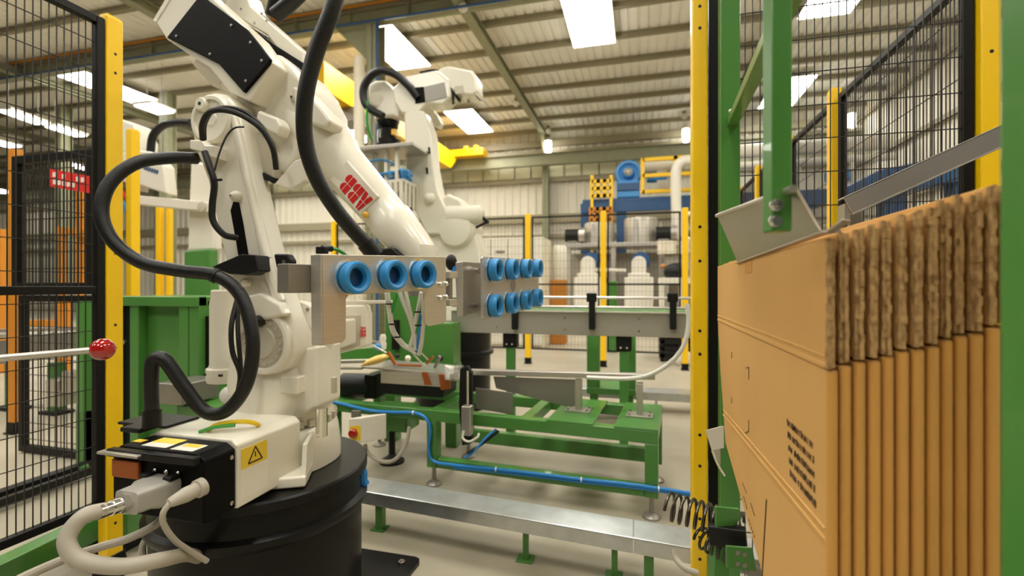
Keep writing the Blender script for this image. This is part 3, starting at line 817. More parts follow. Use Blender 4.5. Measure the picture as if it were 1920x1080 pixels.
# second housing behind, with cable glands
h2 = [(428, -20), (460, -20), (470, 10), (566, 94), (572, 130), (530, 108), (500, 66), (420, 18)]
hh = MB().prism([PY(x, y, 1.42) for x, y in h2], (0, .08, 0)).build('upper_housing', 'robot_white', rob, bevel=.008, seg=3)
for (x, y) in ((452, 17), (491, 26), (500, 39), (477, 43)):
    c_ = PY(x, y, 1.42); MB().lathe(c_, -Y_, [(.004, 0), (.004, .002)], n=10).build('housing_screw', 'steel_dull', hh)
gap = [(482, 60), (505, 78), (575, 122), (580, 140), (560, 132), (500, 92)]
MB().prism([PY(x, y, 1.415) for x, y in gap], (0, .03, 0)).build('gap_shade', 'black_paint', hh)  # black strip painting the shade in the gap between the housings
MB().tube([PY(517, 28, 1.45), PY(548, 2, 1.44), PY(590, -40, 1.42)], .026, n=14).build('upper_hose', 'black_rubber', hh)
MB().tube([PY(508, 30, 1.47), PY(516, 0, 1.46), PY(520, -40, 1.46)], .022, n=14).build('upper_hose', 'black_rubber', hh)
MB().tube([PY(388, 2, 1.36), PY(400, -20, 1.36), PY(415, -50, 1.36)], .03, n=14).build('upper_hose', 'black_rubber', hh)
# wrist: black cap and white fork going down behind the gripper
wk = PY(790, 478, 1.47)
MB().loft([(wk + Z_ * .03, X_, Y_, .05, .055, 2.5), (wk - Z_ * .02, X_, Y_, .06, .06, 2.5), (wk - Z_ * .07, X_, Y_, .055, .055, 2.2), (wk - Z_ * .10, X_, Y_, .045, .045, 2)], n=28).build('wrist', 'robot_white', rob)
bk = [(698, 480), (712, 466), (735, 464), (752, 480), (752, 500), (700, 500)]
MB().prism([PY(x, y, 1.38) for x, y in bk], (0, .09, 0)).build('wrist_cap', 'black_plastic', fore, bevel=.006)
MB().cyl(wk - Z_ * .10, wk - Z_ * .135, .05, n=28).build('tool_flange', 'steel_dull', rob)

# hoses dressing the robot
hs = thing('robot_hose', 'thick black hose looping left of the lower arm down to the base', 'hose', PD(285, 790, 1.35))
MB().tube([PD(368, 297, 1.57), PD(320, 296, 1.50), PD(255, 306, 1.42), (PD(205, 345, 1.37)), PD(190, 400, 1.35), PD(212, 452, 1.35), PD(265, 492, 1.36), PD(340, 508, 1.38), PD(405, 517, 1.38), PD(447, 548, 1.38), PD(468, 600, 1.37), PD(474, 660, 1.36), PD(460, 725, 1.36), PD(425, 770, 1.36), PD(385, 772, 1.36), PD(345, 725, 1.35), PD(310, 676, 1.34), PD(288, 676, 1.34), PD(283, 715, 1.34), PD(285, 780, 1.35)], .0185, n=16, sub=8).build('hose', 'black_rubber', hs)
MB().cyl(PD(285, 768, 1.35), PD(285, 800, 1.35), .023, n=18).build('hose_sleeve', 'black_plastic', hs)
MB().lathe(PD(404, 517, 1.38), PD(420, 524, 1.38) - PD(404, 517, 1.38), [(.0215, -.006), (.0215, .006)], n=18).build('clamp_band', 'black_plastic', hs)
h2_ = thing('upper_robot_hose', 'thick black hose running down along the upper arm to the wrist', 'hose', PD(690, 465, 1.45))
MB().tube([PD(640, -45, 1.28), PD(622, 20, 1.28), PD(592, 100, 1.29), (PD(573, 180, 1.30)), PD(572, 260, 1.32), PD(592, 330, 1.34), PD(628, 390, 1.37), PD(665, 435, 1.40), PD(698, 470, 1.43)], .0215, n=16, sub=8).build('hose', 'black_rubber', h2_)
MB().cyl(PD(684, 455, 1.42), PD(705, 480, 1.435), .0255, n=18).build('hose_end', 'black_plastic', h2_)
hc_ = thing('arm_cables', 'pair of black cables arching over the head of the lower arm', 'cables', PD(378, 262, 1.5))
MB().tube([PD(380, 262, 1.50), PD(379, 235, 1.47), PD(390, 213, 1.45), PD(410, 206, 1.44), PD(440, 211, 1.45), PD(470, 226, 1.46), PD(495, 248, 1.47), PD(512, 280, 1.48), PD(518, 318, 1.5)], .0085, n=10).build('cable', 'black_rubber', hc_)
MB().tube([PD(383, 262, 1.50), PD(384, 232, 1.48), PD(400, 207, 1.47), PD(430, 202, 1.47), PD(462, 212, 1.48), PD(488, 234, 1.48), PD(508, 268, 1.49), PD(519, 318, 1.5)], .0065, n=10).build('cable', 'black_rubber', hc_)
MB().tube([PD(384, 285, 1.47), PD(394, 315, 1.46), PD(402, 345, 1.46), PD(398, 385, 1.46), PD(400, 415, 1.46), PD(420, 440, 1.47), PD(445, 446, 1.5)], .0095, n=10).build('cable', 'black_rubber', hc_)
MB().tube([PD(402, 320, 1.46), PD(412, 285, 1.47), PD(425, 255, 1.48), PD(440, 240, 1.49), PD(458, 238, 1.5)], .0028, n=8).build('thin_cable', 'black_rubber', hc_)
MB().bar(PD(396, 339, 1.44), PD(416, 337, 1.44), .006, .006).build('cable_tie', 'black_plastic', hc_)
hd = thing('turret_cables', 'black cables hanging beside the hose down to the wrapped joint', 'cables', PD(447, 740, 1.45))
MB().tube([PD(445, 560, 1.5), PD(434, 610, 1.46), PD(436, 660, 1.45), PD(450, 700, 1.45), PD(446, 738, 1.46)], .0075, n=10).build('cable', 'black_rubber', hd)
MB().tube([PD(446, 560, 1.5), PD(446, 620, 1.46), PD(450, 670, 1.45), PD(452, 710, 1.45), PD(449, 742, 1.46)], .0065, n=10).build('cable', 'black_rubber', hd)
# ================================================================== GRIPPER of robot 1
grip = thing('suction_gripper', 'steel suction gripper with blue cups on the white robot wrist', 'gripper', PD(840, 560, 1.45))
tdir = (FW * .8545 + RT * .5195).normalized()                 # long axis of the first plate, running back to the right
n1 = (RT * .8545 - FW * .5195).normalized()                    # towards the cartons
g0 = PD(657, 519, 1.141)
def on_plate(px, py, g=g0, n=n1):
    r = ray(px, py); t = (g - O).dot(n) / r.dot(n); return O + r * t
pl = [(604, 477), (836, 481), (837, 598), (833, 606), (804, 612), (797, 606), (795, 549), (790, 545), (655, 553), (649, 560), (649, 634), (643, 642), (606, 648)]
pts = [on_plate(x, y) for x, y in pl]
plate1 = MB().prism(pts, -n1 * .006).build('cup_plate', 'steel_brushed', grip, bevel=.0015)
# return flange along its left edge, folded back
fl = [on_plate(604, 477), on_plate(606, 648)]
MB().prism([fl[0], fl[1], fl[1] - n1 * .034, fl[0] - n1 * .034], -tdir * .005).build('edge_flange', 'steel_brushed', plate1, bevel=.0015)
bxp = on_plate(590, 522) - n1 * .04
MB().obox(bxp - tdir * .01 - n1 * .015, tdir, n1, Z_, .03, .02, .032).build('end_block', 'steel_dull', grip, bevel=.002)
def cup(c, n, R, parent, name='suction_cup'):
    n = n.normalized()
    o = MB().lathe(c, n, [(R * .62, -.004), (R * .8, .004), (R * .97, .006), (R, .012), (R, .026), (R * .95, .031), (R * .82, .032), (R * .66, .028), (R * .58, .020), (R * .56, .004), (R * .3, .002)], n=36).build(name, 'cup_blue', parent)
    MB().lathe(c, n, [(R * .565, .003), (R * .565, .018), (R * .55, .0185), (R * .55, .0045), (R * .02, .0045)], n=30).build('cup_core', 'cup_inner', o)
    return o
RC = .0385
for k in range(3):
    c = g0 + tdir * (.119 * k) + Z_ * (-.0015 * k) - Z_ * 0
    c = on_plate((657, 729, 787)[k], (519, 514.5, 513)[k])
    MB().lathe(c, n1, [(RC * .75, -.004), (RC * 1.12, -.001), (RC * 1.12, .0015), (RC * .7, .002)], n=32).build('backing_ring', 'chrome', plate1)
    cup(c - Z_ * .002, n1, RC, grip)
# bolts joining the plates
for (x, y) in ((824, 533), (835, 532), (824, 558), (835, 557)):
    c = on_plate(x, y); b = MB(); b.lathe(c, n1, [(.0075, 0), (.0075, .006), (.004, .009)], n=14); b.build('bolt', 'chrome', plate1)
# hinge block and second bracket
a2 = math.radians(20.5)
t2 = (FW * math.cos(a2) + RT * math.sin(a2)).normalized()
n2 = (RT * math.cos(a2) - FW * math.sin(a2)).normalized()
g2p = PD(923, 506, 1.61)
def on2(px, py, off=0.0):
    g = g2p - n2 * off
    r = ray(px, py); t = (g - O).dot(n2) / r.dot(n2); return O + r * t
for (y0, y1) in ((509, 522), (561, 574)):
    p, q = PD(838, (y0 + y1) / 2, 1.46), PD(856, (y0 + y1) / 2, 1.50)
    MB().bar(p, q, .02, (y1 - y0) * 1.48 / FPX).build('hinge_lug', 'steel_brushed', grip, bevel=.002)
MB().bar(PD(842, 515, 1.475), PD(842, 570, 1.475), .016, .016, up=tdir).build('hinge_pin', 'steel_dull', grip, bevel=.002)
fr = [PD(853, 492, 1.49), PD(868, 490, 1.49), PD(868, 592, 1.49), PD(857, 594, 1.49)]
MB().prism(fr, (PD(876, 500, 1.62) - PD(868, 500, 1.49)) * .25).build('bracket_face', 'steel_brushed', grip, bevel=.002)
fs_ = [PD(868, 491, 1.492), PD(903, 493, 1.72), PD(903, 582, 1.72), PD(868, 593, 1.492)]
MB().prism(fs_, -n2 * .006).build('bracket_side', 'steel_dull', grip, bevel=.001)
for (y) in (506, 573):
    p = on2(897, y + 1, .065); q = on2(906, y, .004)
    MB().cyl(p, q, .008, n=12).build('standoff', 'chrome', grip)
    MB().cyl(p.lerp(q, .35), p.lerp(q, .65), .013, n=6).build('standoff_nut', 'chrome', grip)
p2 = [on2(x, y) for x, y in ((906, 481), (1008, 487), (1010, 490), (1010, 570), (1007, 574), (908, 600), (905, 597), (904, 484))]
plate2 = MB().prism(p2, -n2 * .007).build('cup_plate', 'steel_brushed', grip, bevel=.0015)
for r_, yy in ((0, (506, 505, 504, 503)), (1, (573, 568, 563, 558))):
    for k, x in enumerate((921, 953, 980, 1001)):
        c = on2(x, yy[k])
        MB().lathe(c, n2, [(RC * .75, -.004), (RC * 1.08, -.001), (RC * 1.08, .0015), (RC * .7, .002)], n=28).build('backing_ring', 'chrome', plate2)
        cup(c, n2, RC * .98, grip)
c = on2(962, 534)
MB().lathe(c, n2, [(.026, -.002), (.026, .0012), (.02, .0016)], n=24).build('centre_hole', 'steel_dull', plate2)
# fittings and tubes on the gripper
fg = PD(604, 466, 1.10)
MB().tube([fg, PD(622, 466, 1.12)], .0075, n=10, smooth=False).build('fitting', 'black_plastic', grip)
MB().box(fg.x - .012, fg.x + .012, fg.y - .008, fg.y + .008, fg.z - .012, fg.z + .004).build('fitting_block', 'black_plastic', grip, bevel=.002)
MB().tube([PD(622, 466, 1.12), PD(632, 468, 1.14), PD(645, 476, 1.18), PD(660, 490, 1.22)], .0045, n=8).build('green_tube', 'tube_green', grip)
ft = PD(846, 492, 1.5); MB().sphere(ft, .018, sx=1, sy=1, sz=1.4).build('fitting_cluster', 'black_plastic', grip)
MB().tube([PD(840, 517, 1.5), PD(850, 508, 1.49), PD(853, 500, 1.49)], .005, n=8).build('blue_tube', 'hose_blue', grip)
tb = thing('gripper_tubes', 'clear and green air tubes wrapped with ties hanging below the gripper', 'tubes', PD(785, 660, 1.5))
for (pts_, r_, mt, nm_) in (
    ([(726, 548), (730, 580), (737, 620), (755, 645), (770, 655), (780, 662)], .0085, 'tube_clear', 'clear_tube'),
    ([(748, 545), (758, 570), (770, 600), (777, 630), (780, 655)], .0075, 'tube_clear', 'clear_tube'),
    ([(760, 545), (768, 580), (776, 615), (780, 650)], .006, 'tube_clear', 'clear_tube'),
    ([(790, 548), (785, 575), (780, 600), (775, 630), (768, 652)], .007, 'tube_clear', 'clear_tube'),
    ([(795, 560), (793, 600), (790, 640), (785, 665)], .008, 'tube_clear', 'clear_tube'),
    ([(745, 548), (740, 565), (735, 585)], .0055, 'tube_green', 'green_tube'),
    ([(802, 575), (788, 603), (775, 630), (766, 655)], .0055, 'tube_green', 'green_tube'),
    ([(790, 590), (788, 620), (783, 645), (780, 660)], .007, 'hose_blue', 'blue_tube')):
    MB().tube([PD(x, y, 1.48 + .0006 * (y - 545)) for x, y in pts_], r_, n=8).build(nm_, mt, tb)
for (x, y) in ((729, 570), (735, 608), (745, 632), (783, 585), (784, 610)):
    MB().lathe(PD(x, y, 1.485), Z_, [(.0105, -.002), (.0105, .002)], n=12).build('cable_tie', 'black_plastic', tb)
# white motor cover with vertical ABB lettering behind the gripper leg
c4 = [PD(632, 573, 1.86), PD(683, 572, 1.92), PD(688, 590, 1.92), (PD(688, 650, 1.92)), PD(634, 664, 1.86)]
mv = MB().prism(c4, FW * .08).build('rear_motor', 'robot_white', rob, bevel=.008, seg=3)
MB().prism([PD(640, 590, 1.855), PD(676, 590, 1.905), PD(676, 648, 1.905), PD(640, 656, 1.855)], FW * .03).build('side_panel', 'robot_white_shaded', mv, bevel=.004)
fd = (PD(683, 572, 1.92) - PD(632, 573, 1.86)).normalized()
logo(PD(681, 622, 1.905), -Z_, fd, .021, mv, 'logo_red', .002)
MB().bar(PD(640, 567, 1.9), PD(735, 566, 2.0), .03, .012).build('motor_rail', 'far_white', rob, bevel=.002)
MB().obox(PD(632, 625, 1.80), FW, RT, Z_, .10, .04, .05).build('motor_mount', 'robot_white', rob, bevel=.008)

# ================================================================== CARTON MAGAZINE (right)
CXf, CYn, PIT = .224, .68, .0148
ZTOP, ZFL, SL = 1.139, .976, .33
def carton_poly(zo, yo):
    return [(CYn + yo, ZFL + zo), (1.548, ZFL + zo), (1.50, .84 + zo), (1.414, .655 + zo), (1.0, .533 + zo), (.90, .50 + zo), (CYn + yo, .47 + zo)]
NC = 13
for i in range(NC):
    x0 = CXf + i * PIT
    zo = (x0 - CXf) * SL + random.uniform(-.002, .002)
    yo = random.uniform(-.003, .003) if i else 0
    th = PIT - .0022
    lab = ['frontmost flat folded carton of the stack, printed face towards the robot'] + ['flat folded carton, second in the stack behind the printed front one', 'flat folded carton, third in the stack', 'flat folded carton, fourth in the stack', 'flat folded carton, fifth in the stack', 'flat folded carton, sixth in the stack', 'flat folded carton, seventh in the stack', 'flat folded carton, eighth in the stack', 'flat folded carton, ninth in the stack', 'flat folded carton, tenth in the stack', 'flat folded carton, eleventh in the stack', 'flat folded carton, twelfth in the stack, near the blurred green post', 'flat folded carton, last in the stack, beside the blurred green post']
    ct = thing('folded_carton', lab[i], 'carton', (x0, 1.1, .5), 'flat cartons in the magazine')
    # folded lower body with rounded near edge
    py_ = carton_poly(zo, yo)
    body = MB()
    n = 8
    # near edge rounded in plan: build as prism in X of the polygon, plus half-round bead
    body.prism([(x0, y, z) for y, z in py_], (th, 0, 0))
    bo = body.build('folded_panel', 'carton', ct, bevel=.0022, seg=2)
    MB().tube([(x0 + th / 2, CYn + yo + .0015, ZFL + zo - .002), (x0 + th / 2, CYn + yo + .0015, .472 + zo)], th / 2 * .98, n=14, smooth=False).build('folded_edge', 'carton_fold', bo)
    # upper flaps: two sheets with raw corrugated ends
    for k in range(2):
        xa = x0 + (0 if k == 0 else th * .33); xb = xa + th * .32
        dy = random.uniform(-.004, .001); dz = random.uniform(-.003, .002)
        f_ = MB().prism([(xa, CYn + yo + dy + .003, ZFL + zo + .004), (xa, 1.548, ZFL + zo + .0005), (xa, 1.548, ZTOP + zo), (xa, CYn + yo + dy + .003, ZTOP + zo + dz)], (xb - xa, 0, 0)).build('flap', 'carton', ct, bevel=.001)
        ce = MB(); zz = ZFL + zo + .002 + random.uniform(0, .004); tz = ZTOP + zo + dz
        # raw end: a strip of short uneven flutes
        nseg = 16; h = (tz - zz) / nseg
        for s in range(nseg):
            w = random.uniform(-.0006, .0006); d_ = random.uniform(0, .0022)
            ce.box(xa - .0001 + w, xb + .0001 + w, CYn + yo + dy - .001 - d_, CYn + yo + dy + .006, zz + s * h, zz + (s + 1.02) * h)
        ce.build('cut_edge', 'carton_edge', f_, smooth=False)
    MB().box(x0 + th * .67, x0 + th * .97, CYn + yo + .009, 1.546, ZFL + zo + .001, ZTOP + zo - .003).build('inner_flap', 'carton_fold', ct, bevel=.001)
    if i == 0:
        xf = x0 - .0006
        for zc, h in ((ZFL + .004, .007), (.992, .004), (.742, .006), (.756, .004)):
            yb = 1.546 if zc > .9 else 1.45
            MB().bar((xf + .0004, CYn + .004, zc + (0.02 if zc < .9 else 0)), (xf + .0004, yb, zc - (.02 if zc < .9 else 0)), .0022, h).build('crease', 'carton', ct, bevel=.001)
        MB().bar(PX(1437, 937, xf), PX(1428, 1095, xf), .0015, .004, up=Y_).build('slot_cut', 'ink', ct, smooth=False)
        rnd = random.Random(3)
        for row in range(5):
            z = .862 - row * .0185
            y = .845 - row * .004
            glyphs = MB()
            while y > .728 - row * .002:
                w = rnd.uniform(.003, .0055); hgt = .0085
                kind = rnd.random()
                glyphs.box(xf - .0003, xf + .0004, y - w, y - w + .0016, z, z + hgt)
                if kind > .3: glyphs.box(xf - .0003, xf + .0004, y - w, y, z + (hgt * rnd.choice((0, .45, .85))), z + hgt * rnd.choice((.2, .6, 1)) + .0012)
                if kind > .6: glyphs.box(xf - .0003, xf + .0004, y - .0014, y, z, z + hgt * rnd.choice((.5, 1)))
                y -= w + .0022
                if rnd.random() < .15: y -= .005
            glyphs.build('printed_line', 'ink', ct, smooth=False)
        for (a, b) in (((1404, 688), (1404, 712)), ((1398, 690), (1404, 688)), ((1404, 788), (1404, 808)), ((1397, 812), (1404, 808)), ((1372, 660), (1372, 672)), ((1372, 745), (1372, 756)), ((1392, 905), (1400, 925)), ((1394, 930), (1401, 955))):
            MB().bar(PX(a[0], a[1], xf), PX(b[0], b[1], xf), .0006, .0016, up=X_ * 1.0).build('print_mark', 'ink', ct, smooth=False)
        for (a, b) in (((1408, 945), (1414, 965)), ((1404, 975), (1414, 1005))):
            gl = MB(); A = PX(a[0], a[1], xf); B = PX(b[0], b[1], xf)
            for s in range(5):
                c = A.lerp(B, s / 4); gl.box(xf - .0003, xf + .0004, c.y - .003, c.y + .003, c.z - .002, c.z + .0015)
            gl.build('print_mark', 'ink', ct, smooth=False)
        MB().box(xf - .0003, xf + .0006, PX(1397, 480, xf).y, PX(1412, 480, xf).y + .012, ZTOP - .032, ZTOP - .0).build('tab_notch', 'carton_fold', ct, smooth=False)

mg = thing('carton_magazine_frame', 'green painted steel frame holding the carton magazine', 'frame', (.266, 1.6, 0))
pa = PY(1368, 300, 1.60)
MB().box(pa.x - .030, pa.x + .026, 1.575, 1.625, 0, 2.5).build('rear_post', 'green', mg, bevel=.004)
pb = PD(1457, 200, .60)
zb = PD(1452, 436, .60).z
pw = .0125
AXb = RT; AYb = FW
po = MB(); po.obox((pb.x, pb.y, (zb + 2.1) / 2), RT, FW, Z_, pw, pw, (2.1 - zb) / 2); hang = po.build('hanging_post', 'green', mg, bevel=.003)
MB().bar(PD(1374, 228, 1.455), PD(1500, -45, .66), .026, .030, up=RT).build('brace', 'green', mg, bevel=.003)
for (x, y) in ((1455, 385), (1453, 415)):
    c = PD(x, y, .5868); b = MB(); b.lathe(c, -FW, [(.0078, -.001), (.0078, .001)], n=18); b.cyl(c - FW * .001, c - FW * .0055, .0066, n=6); b.build('bolt', 'chrome', hang)
    if y == 385: MB().cyl(c - FW * .0055, c - FW * .009, .0036, n=12).build('bolt_end', 'bolt', hang)
c = PD(1370, 208, 1.43); MB().sphere(c, .006).build('weld_spot', 'label_white', mg)
# guide and clamp plate pressing on the carton tops
cp = thing('clamp_plate', 'bent stainless clamp plate resting on the carton tops', 'clamp', PX(1460, 470, .22))
BL, BR = PX(1384, 494, .2245), PX(1540, 441, .2245)
TR, TL = PD(1489, 353, .56), PD(1345, 404, 1.085)
nrm = (BR - BL).cross(TL - BL).normalized()
if nrm.x > 0: nrm = -nrm
sh = MB(); sh.prism([BL, BR, TR, TL], -nrm * .004); shp = sh.build('sheet', 'steel_plate', cp, bevel=.0012)
ed = (TL - TR).normalized()
MB().tube([TL + nrm * .001, TR + nrm * .001], .0045, n=12, smooth=False).build('rolled_edge', 'steel_plate', shp)
MB().prism([TL, BL, BL - nrm * .03 + Z_ * .005, TL - nrm * .03], (BR - BL).normalized() * .003).build('end_return', 'steel_plate', shp)
MB().bar(BL + Z_ * .001, BR + Z_ * .002, .014, .003).build('foot_lip', 'steel_plate', shp, bevel=.001)
e0, e1 = BR, PD(1588, 412, .56)
MB().bar(BR + Z_ * .002, PD(1560, 434, .575), .02, .0025).build('lead_in', 'steel_plate', shp, bevel=.0008)
MB().bar(PD(1556, 436, .575), e1, .02, .0025).build('lead_in', 'steel_plate', shp, bevel=.0008)
sl_ = [BL.lerp(BR, .66).lerp(TL.lerp(TR, .66), k) for k in (.35, .62)]
MB().bar(PD(1473, 396, .70) , PD(1478, 412, .70), .010, .004, up=nrm).build('slot', 'label_black', shp, smooth=False)
# stainless guide rail above the stack
gr = thing('guide_rail', 'stainless guide rail sloping up above the carton stack', 'rail', PY(1600, 400, 1.12))
ga, gb = PY(1590, 385, 1.10), PY(1935, 228, 1.10)
up_ = (gb - ga).normalized().cross(Y_).normalized()
if up_.z < 0: up_ = -up_
MB().prism([ga + up_ * .018, gb + up_ * .018, gb - up_ * .018, ga - up_ * .018], (0, .003, 0)).build('web', 'steel_plate', gr, bevel=.001)
MB().prism([ga + up_ * .018, gb + up_ * .018, gb + up_ * .015, ga + up_ * .015], (0, .04, 0)).build('top_flange', 'steel_plate', gr, bevel=.001)
MB().prism([ga - up_ * .018, gb - up_ * .018, gb - up_ * .021, ga - up_ * .021], (0, .03, 0)).build('bottom_flange', 'steel_plate', gr, bevel=.001)
MB().prism([PY(x, y, 1.103) for x, y in ((1583, 382), (1594, 380), (1594, 418), (1583, 420))], (0, .035, 0)).build('end_leg', 'steel_plate', gr, bevel=.001)
MB().prism([PY(x, y, 1.13) for x, y in ((1593, 390), (1614, 386), (1617, 418), (1593, 424))], (0, .003, 0)).build('end_gusset', 'steel_plate', gr)
MB().box(gb.x - .02, gb.x + .02, 1.105, 1.145, 0, gb.z).build('rail_post', 'steel_plate', gr, bevel=.003)
# inclined bed carrying the cartons
for (yy, zz) in ((.74, .462), (.96, .505)):
    MB().bar((CXf - .01, yy, zz - .03), (CXf + .26, yy, zz - .03 + .27 * SL), .04, .05).build('bed_rail', 'green', mg, bevel=.003)
    for xx in (CXf + .02, CXf + .24): MB().box(xx - .018, xx + .018, yy - .018, yy + .018, 0, zz - .03 + (xx - CXf) * SL).build('bed_leg', 'green', mg, bevel=.003)
# foreground green post
gp_ = PD(2010, 540, .33)
o = MB().obox((gp_.x, gp_.y, 1.1), RT, FW, Z_, .0255, .0255, 1.1).build('magazine_post', 'green', bevel=.004)
tag(o, 'blurred green steel post close to the camera at the right picture edge', 'post')
# magazine base bits: springs, green brackets, deflector
def helix(p, q, r, turns, wire, n=14):
    p = Vector(p); q = Vector(q); d = q - p; u, v = ortho(d)
    P = []
    N = int(turns * n)
    for k in range(N + 1):
        a = 2 * math.pi * k / n
        P.append(p + d * (k / N) + (u * math.cos(a) + v * math.sin(a)) * r)
    return MB().tube(P, wire, n=8, smooth=False)
s1 = thing('coil_spring', 'dark coiled spring in front of the tall yellow post', 'spring', PD(1255, 975, 1.32), 'coil springs')
helix(PD(1252, 948, 1.34), PD(1392, 990, 1.24), .036, 9.5, .0043).build('coil', 'spring_steel', s1)
s2 = thing('coil_spring', 'shorter coiled spring below, beside the green bracket', 'spring', PD(1330, 1040, 1.3), 'coil springs')
helix(PD(1312, 1006, 1.30), PD(1375, 1042, 1.22), .026, 5.5, .004).build('coil', 'spring_steel', s2)
gb_ = thing('pusher_bracket', 'small green bracket with bolts holding the springs beside the cartons', 'bracket', PD(1390, 1070, 1.2))
MB().prism([PD(x, y, 1.16) for x, y in ((1362, 1024), (1412, 1028), (1420, 1072), (1362, 1066))], FW * .008).build('bolt_plate', 'green', gb_, bevel=.003)
for (x, y) in ((1383, 1037), (1396, 1040), (1383, 1057), (1396, 1060)):
    c = PD(x, y, 1.16); MB().lathe(c, -FW, [(.006, -.001), (.006, .0012)], n=12).build('bolt', 'steel_dull', gb_)
MB().prism([PD(x, y, 1.22) for x, y in ((1342, 950), (1388, 955), (1392, 1000), (1342, 990))], FW * .01).build('upper_plate', 'green', gb_, bevel=.003)
MB().bar(PD(1330, 1000, 1.24), PD(1400, 1010, 1.2), .03, .05).build('slide_block', 'black_plastic', gb_, bevel=.004)
MB().bar(PD(1350, 990, 1.25), PD(1345, 1110, 1.25), .04, .04, up=RT).build('arm', 'green', gb_, bevel=.003)
MB().bar(PD(1398, 1062, 1.18), PD(1440, 1085, 1.18), .03, .03).build('clamp', 'steel_dull', gb_, bevel=.004)
df = thing('carton_deflector', 'small white bent metal tab at the left edge of the front carton', 'bracket', PD(1345, 860, 1.45))
MB().prism([PD(x, y, 1.46) for x, y in ((1323, 807), (1358, 798), (1358, 840), (1335, 845))], FW * .003).build('tab', 'far_white', df, bevel=.001)
MB().tube([PD(1336, 845, 1.46), PD(1345, 868, 1.46), PD(1359, 892, 1.46)], .004, n=8).build('rod', 'chrome', df)
MB().prism([PD(x, y, 1.464) for x, y in ((1336, 845), (1358, 840), (1362, 890), (1350, 872))], FW * .003).build('web', 'steel_plate', df)

# ================================================================== GALVANISED CABLE TRAY on the floor
ty = thing('cable_tray', 'galvanised steel cable duct on short green legs across the floor', 'cable duct', PZ(983, 1057, 0))
ZT = .176
F0, F1, B0, B1 = PZ(640, 914, ZT), PZ(1187, 1009, ZT), PZ(640, 886, ZT), PZ(1187, 974, ZT)
dx = (F1 - F0).normalized(); F2 = F1 + dx * .42; B2 = B1 + dx * .42
for (a, b, c_, d_) in ((F0, F1, B1, B0), (F1 + dx * .003, F2, B2, B1 + dx * .003)):
    MB().prism([a, b, c_, d_], (0, 0, -.004)).build('lid', 'galvanised', ty, bevel=.001)
    MB().prism([a - Z_ * .004, b - Z_ * .004, b - Z_ * .055, a - Z_ * .055], (c_ - b).normalized() * .003).build('side_wall', 'galvanised', ty)
    MB().prism([d_ - Z_ * .004, c_ - Z_ * .004, c_ - Z_ * .055, d_ - Z_ * .055], (b - c_).normalized() * .003).build('side_wall', 'galvanised', ty)
vn = (B1 - F1).normalized()
MB().tube([F0 - Z_ * .001, F2 - Z_ * .001], .0032, n=8, smooth=False).build('lid_lip', 'galvanised', ty)
for (x, y) in ((1062, 1000), (1088, 1006), (1145, 1013), (1172, 1017), (1195, 1022), (1221, 1027)):
    r = ray(x, y); t = (F0 - O).dot(vn) / r.dot(vn); c = O + r * t
    MB().lathe(c, -vn, [(.004, -.001), (.004, .002)], n=10).build('rivet', 'bolt', ty)
for (x, y) in ((707, 998), (983, 1057), (1152, 1090), (1217, 1105)):
    f = PZ(x, y, 0) + vn * .03
    lw = .011 if x in (983, 1152) else .017
    MB().box(f.x - lw, f.x + lw, f.y - lw, f.y + lw, 0.004, ZT - .055).build('leg', 'green', ty, bevel=.002)
    MB().box(f.x - .035, f.x + .03, f.y - .03, f.y + .03, 0, .006).build('foot_plate', 'green', ty, bevel=.001)
cn = thing('floor_conduit', 'bent grey conduit beside the cable duct end', 'pipe', PZ(1285, 1075, 0))
MB().tube([PD(1262, 1030, 1.62), PD(1268, 1048, 1.6), PD(1285, 1066, 1.56), PD(1310, 1075, 1.54)], .01, n=10).build('pipe', 'grey_cable', cn)
# ================================================================== GREEN MACHINE TABLE
ta = math.radians(4.5)
T0 = PZ(1222, 970, 0)
US = Vector((-math.cos(ta), math.sin(ta), 0)); VS = Vector((math.sin(ta), math.cos(ta), 0))
def TP(s, v, z): return T0 + US * s + VS * v + Z_ * z
tbl = thing('machine_table', 'low green steel machine table beyond the cable duct', 'table', TP(.6, .22, 0))
ZH = .41; W = .06
MB().bar(TP(-.03, 0, ZH - W / 2), TP(1.85, 0, ZH - W / 2), W, W).build('front_beam', 'green', tbl, bevel=.004)
MB().bar(TP(-.03, .45, ZH - W / 2), TP(1.85, .45, ZH - W / 2), W, W).build('rear_beam', 'green', tbl, bevel=.004)
for s in (0, .62, 1.14, 1.8):
    MB().bar(TP(s, .03, ZH - W / 2), TP(s, .42, ZH - W / 2), W, W - .004).build('cross_beam', 'green', tbl, bevel=.004)
for s in (0, 1.14, 1.8):
    for v in (0, .45):
        MB().bar(TP(s, v, .10), TP(s, v, ZH - W), W, W, up=US).build('leg', 'green', tbl, bevel=.004)
        c = TP(s, v, 0)
        MB().lathe(c, Z_, [(.042, 0), (.042, .008), (.03, .018), (.012, .024), (.010, .11)], n=24).build('levelling_foot', 'steel_dull', tbl)
MB().bar(TP(.03, 0, .125), TP(1.11, 0, .125), .05, .05).build('lower_rail', 'green', tbl, bevel=.004)
MB().bar(TP(.03, .45, .14), TP(1.11, .45, .14), .05, .075).build('lower_rail', 'green', tbl, bevel=.004)
for (s0, s1) in ((-.03, .17), (.27, .50)):
    pdx = MB().obox(TP((s0 + s1) / 2, .22, ZH + .004), US, VS, Z_, (s1 - s0) / 2, .25, .004).build('pad_plate', 'green', tbl, bevel=.001)
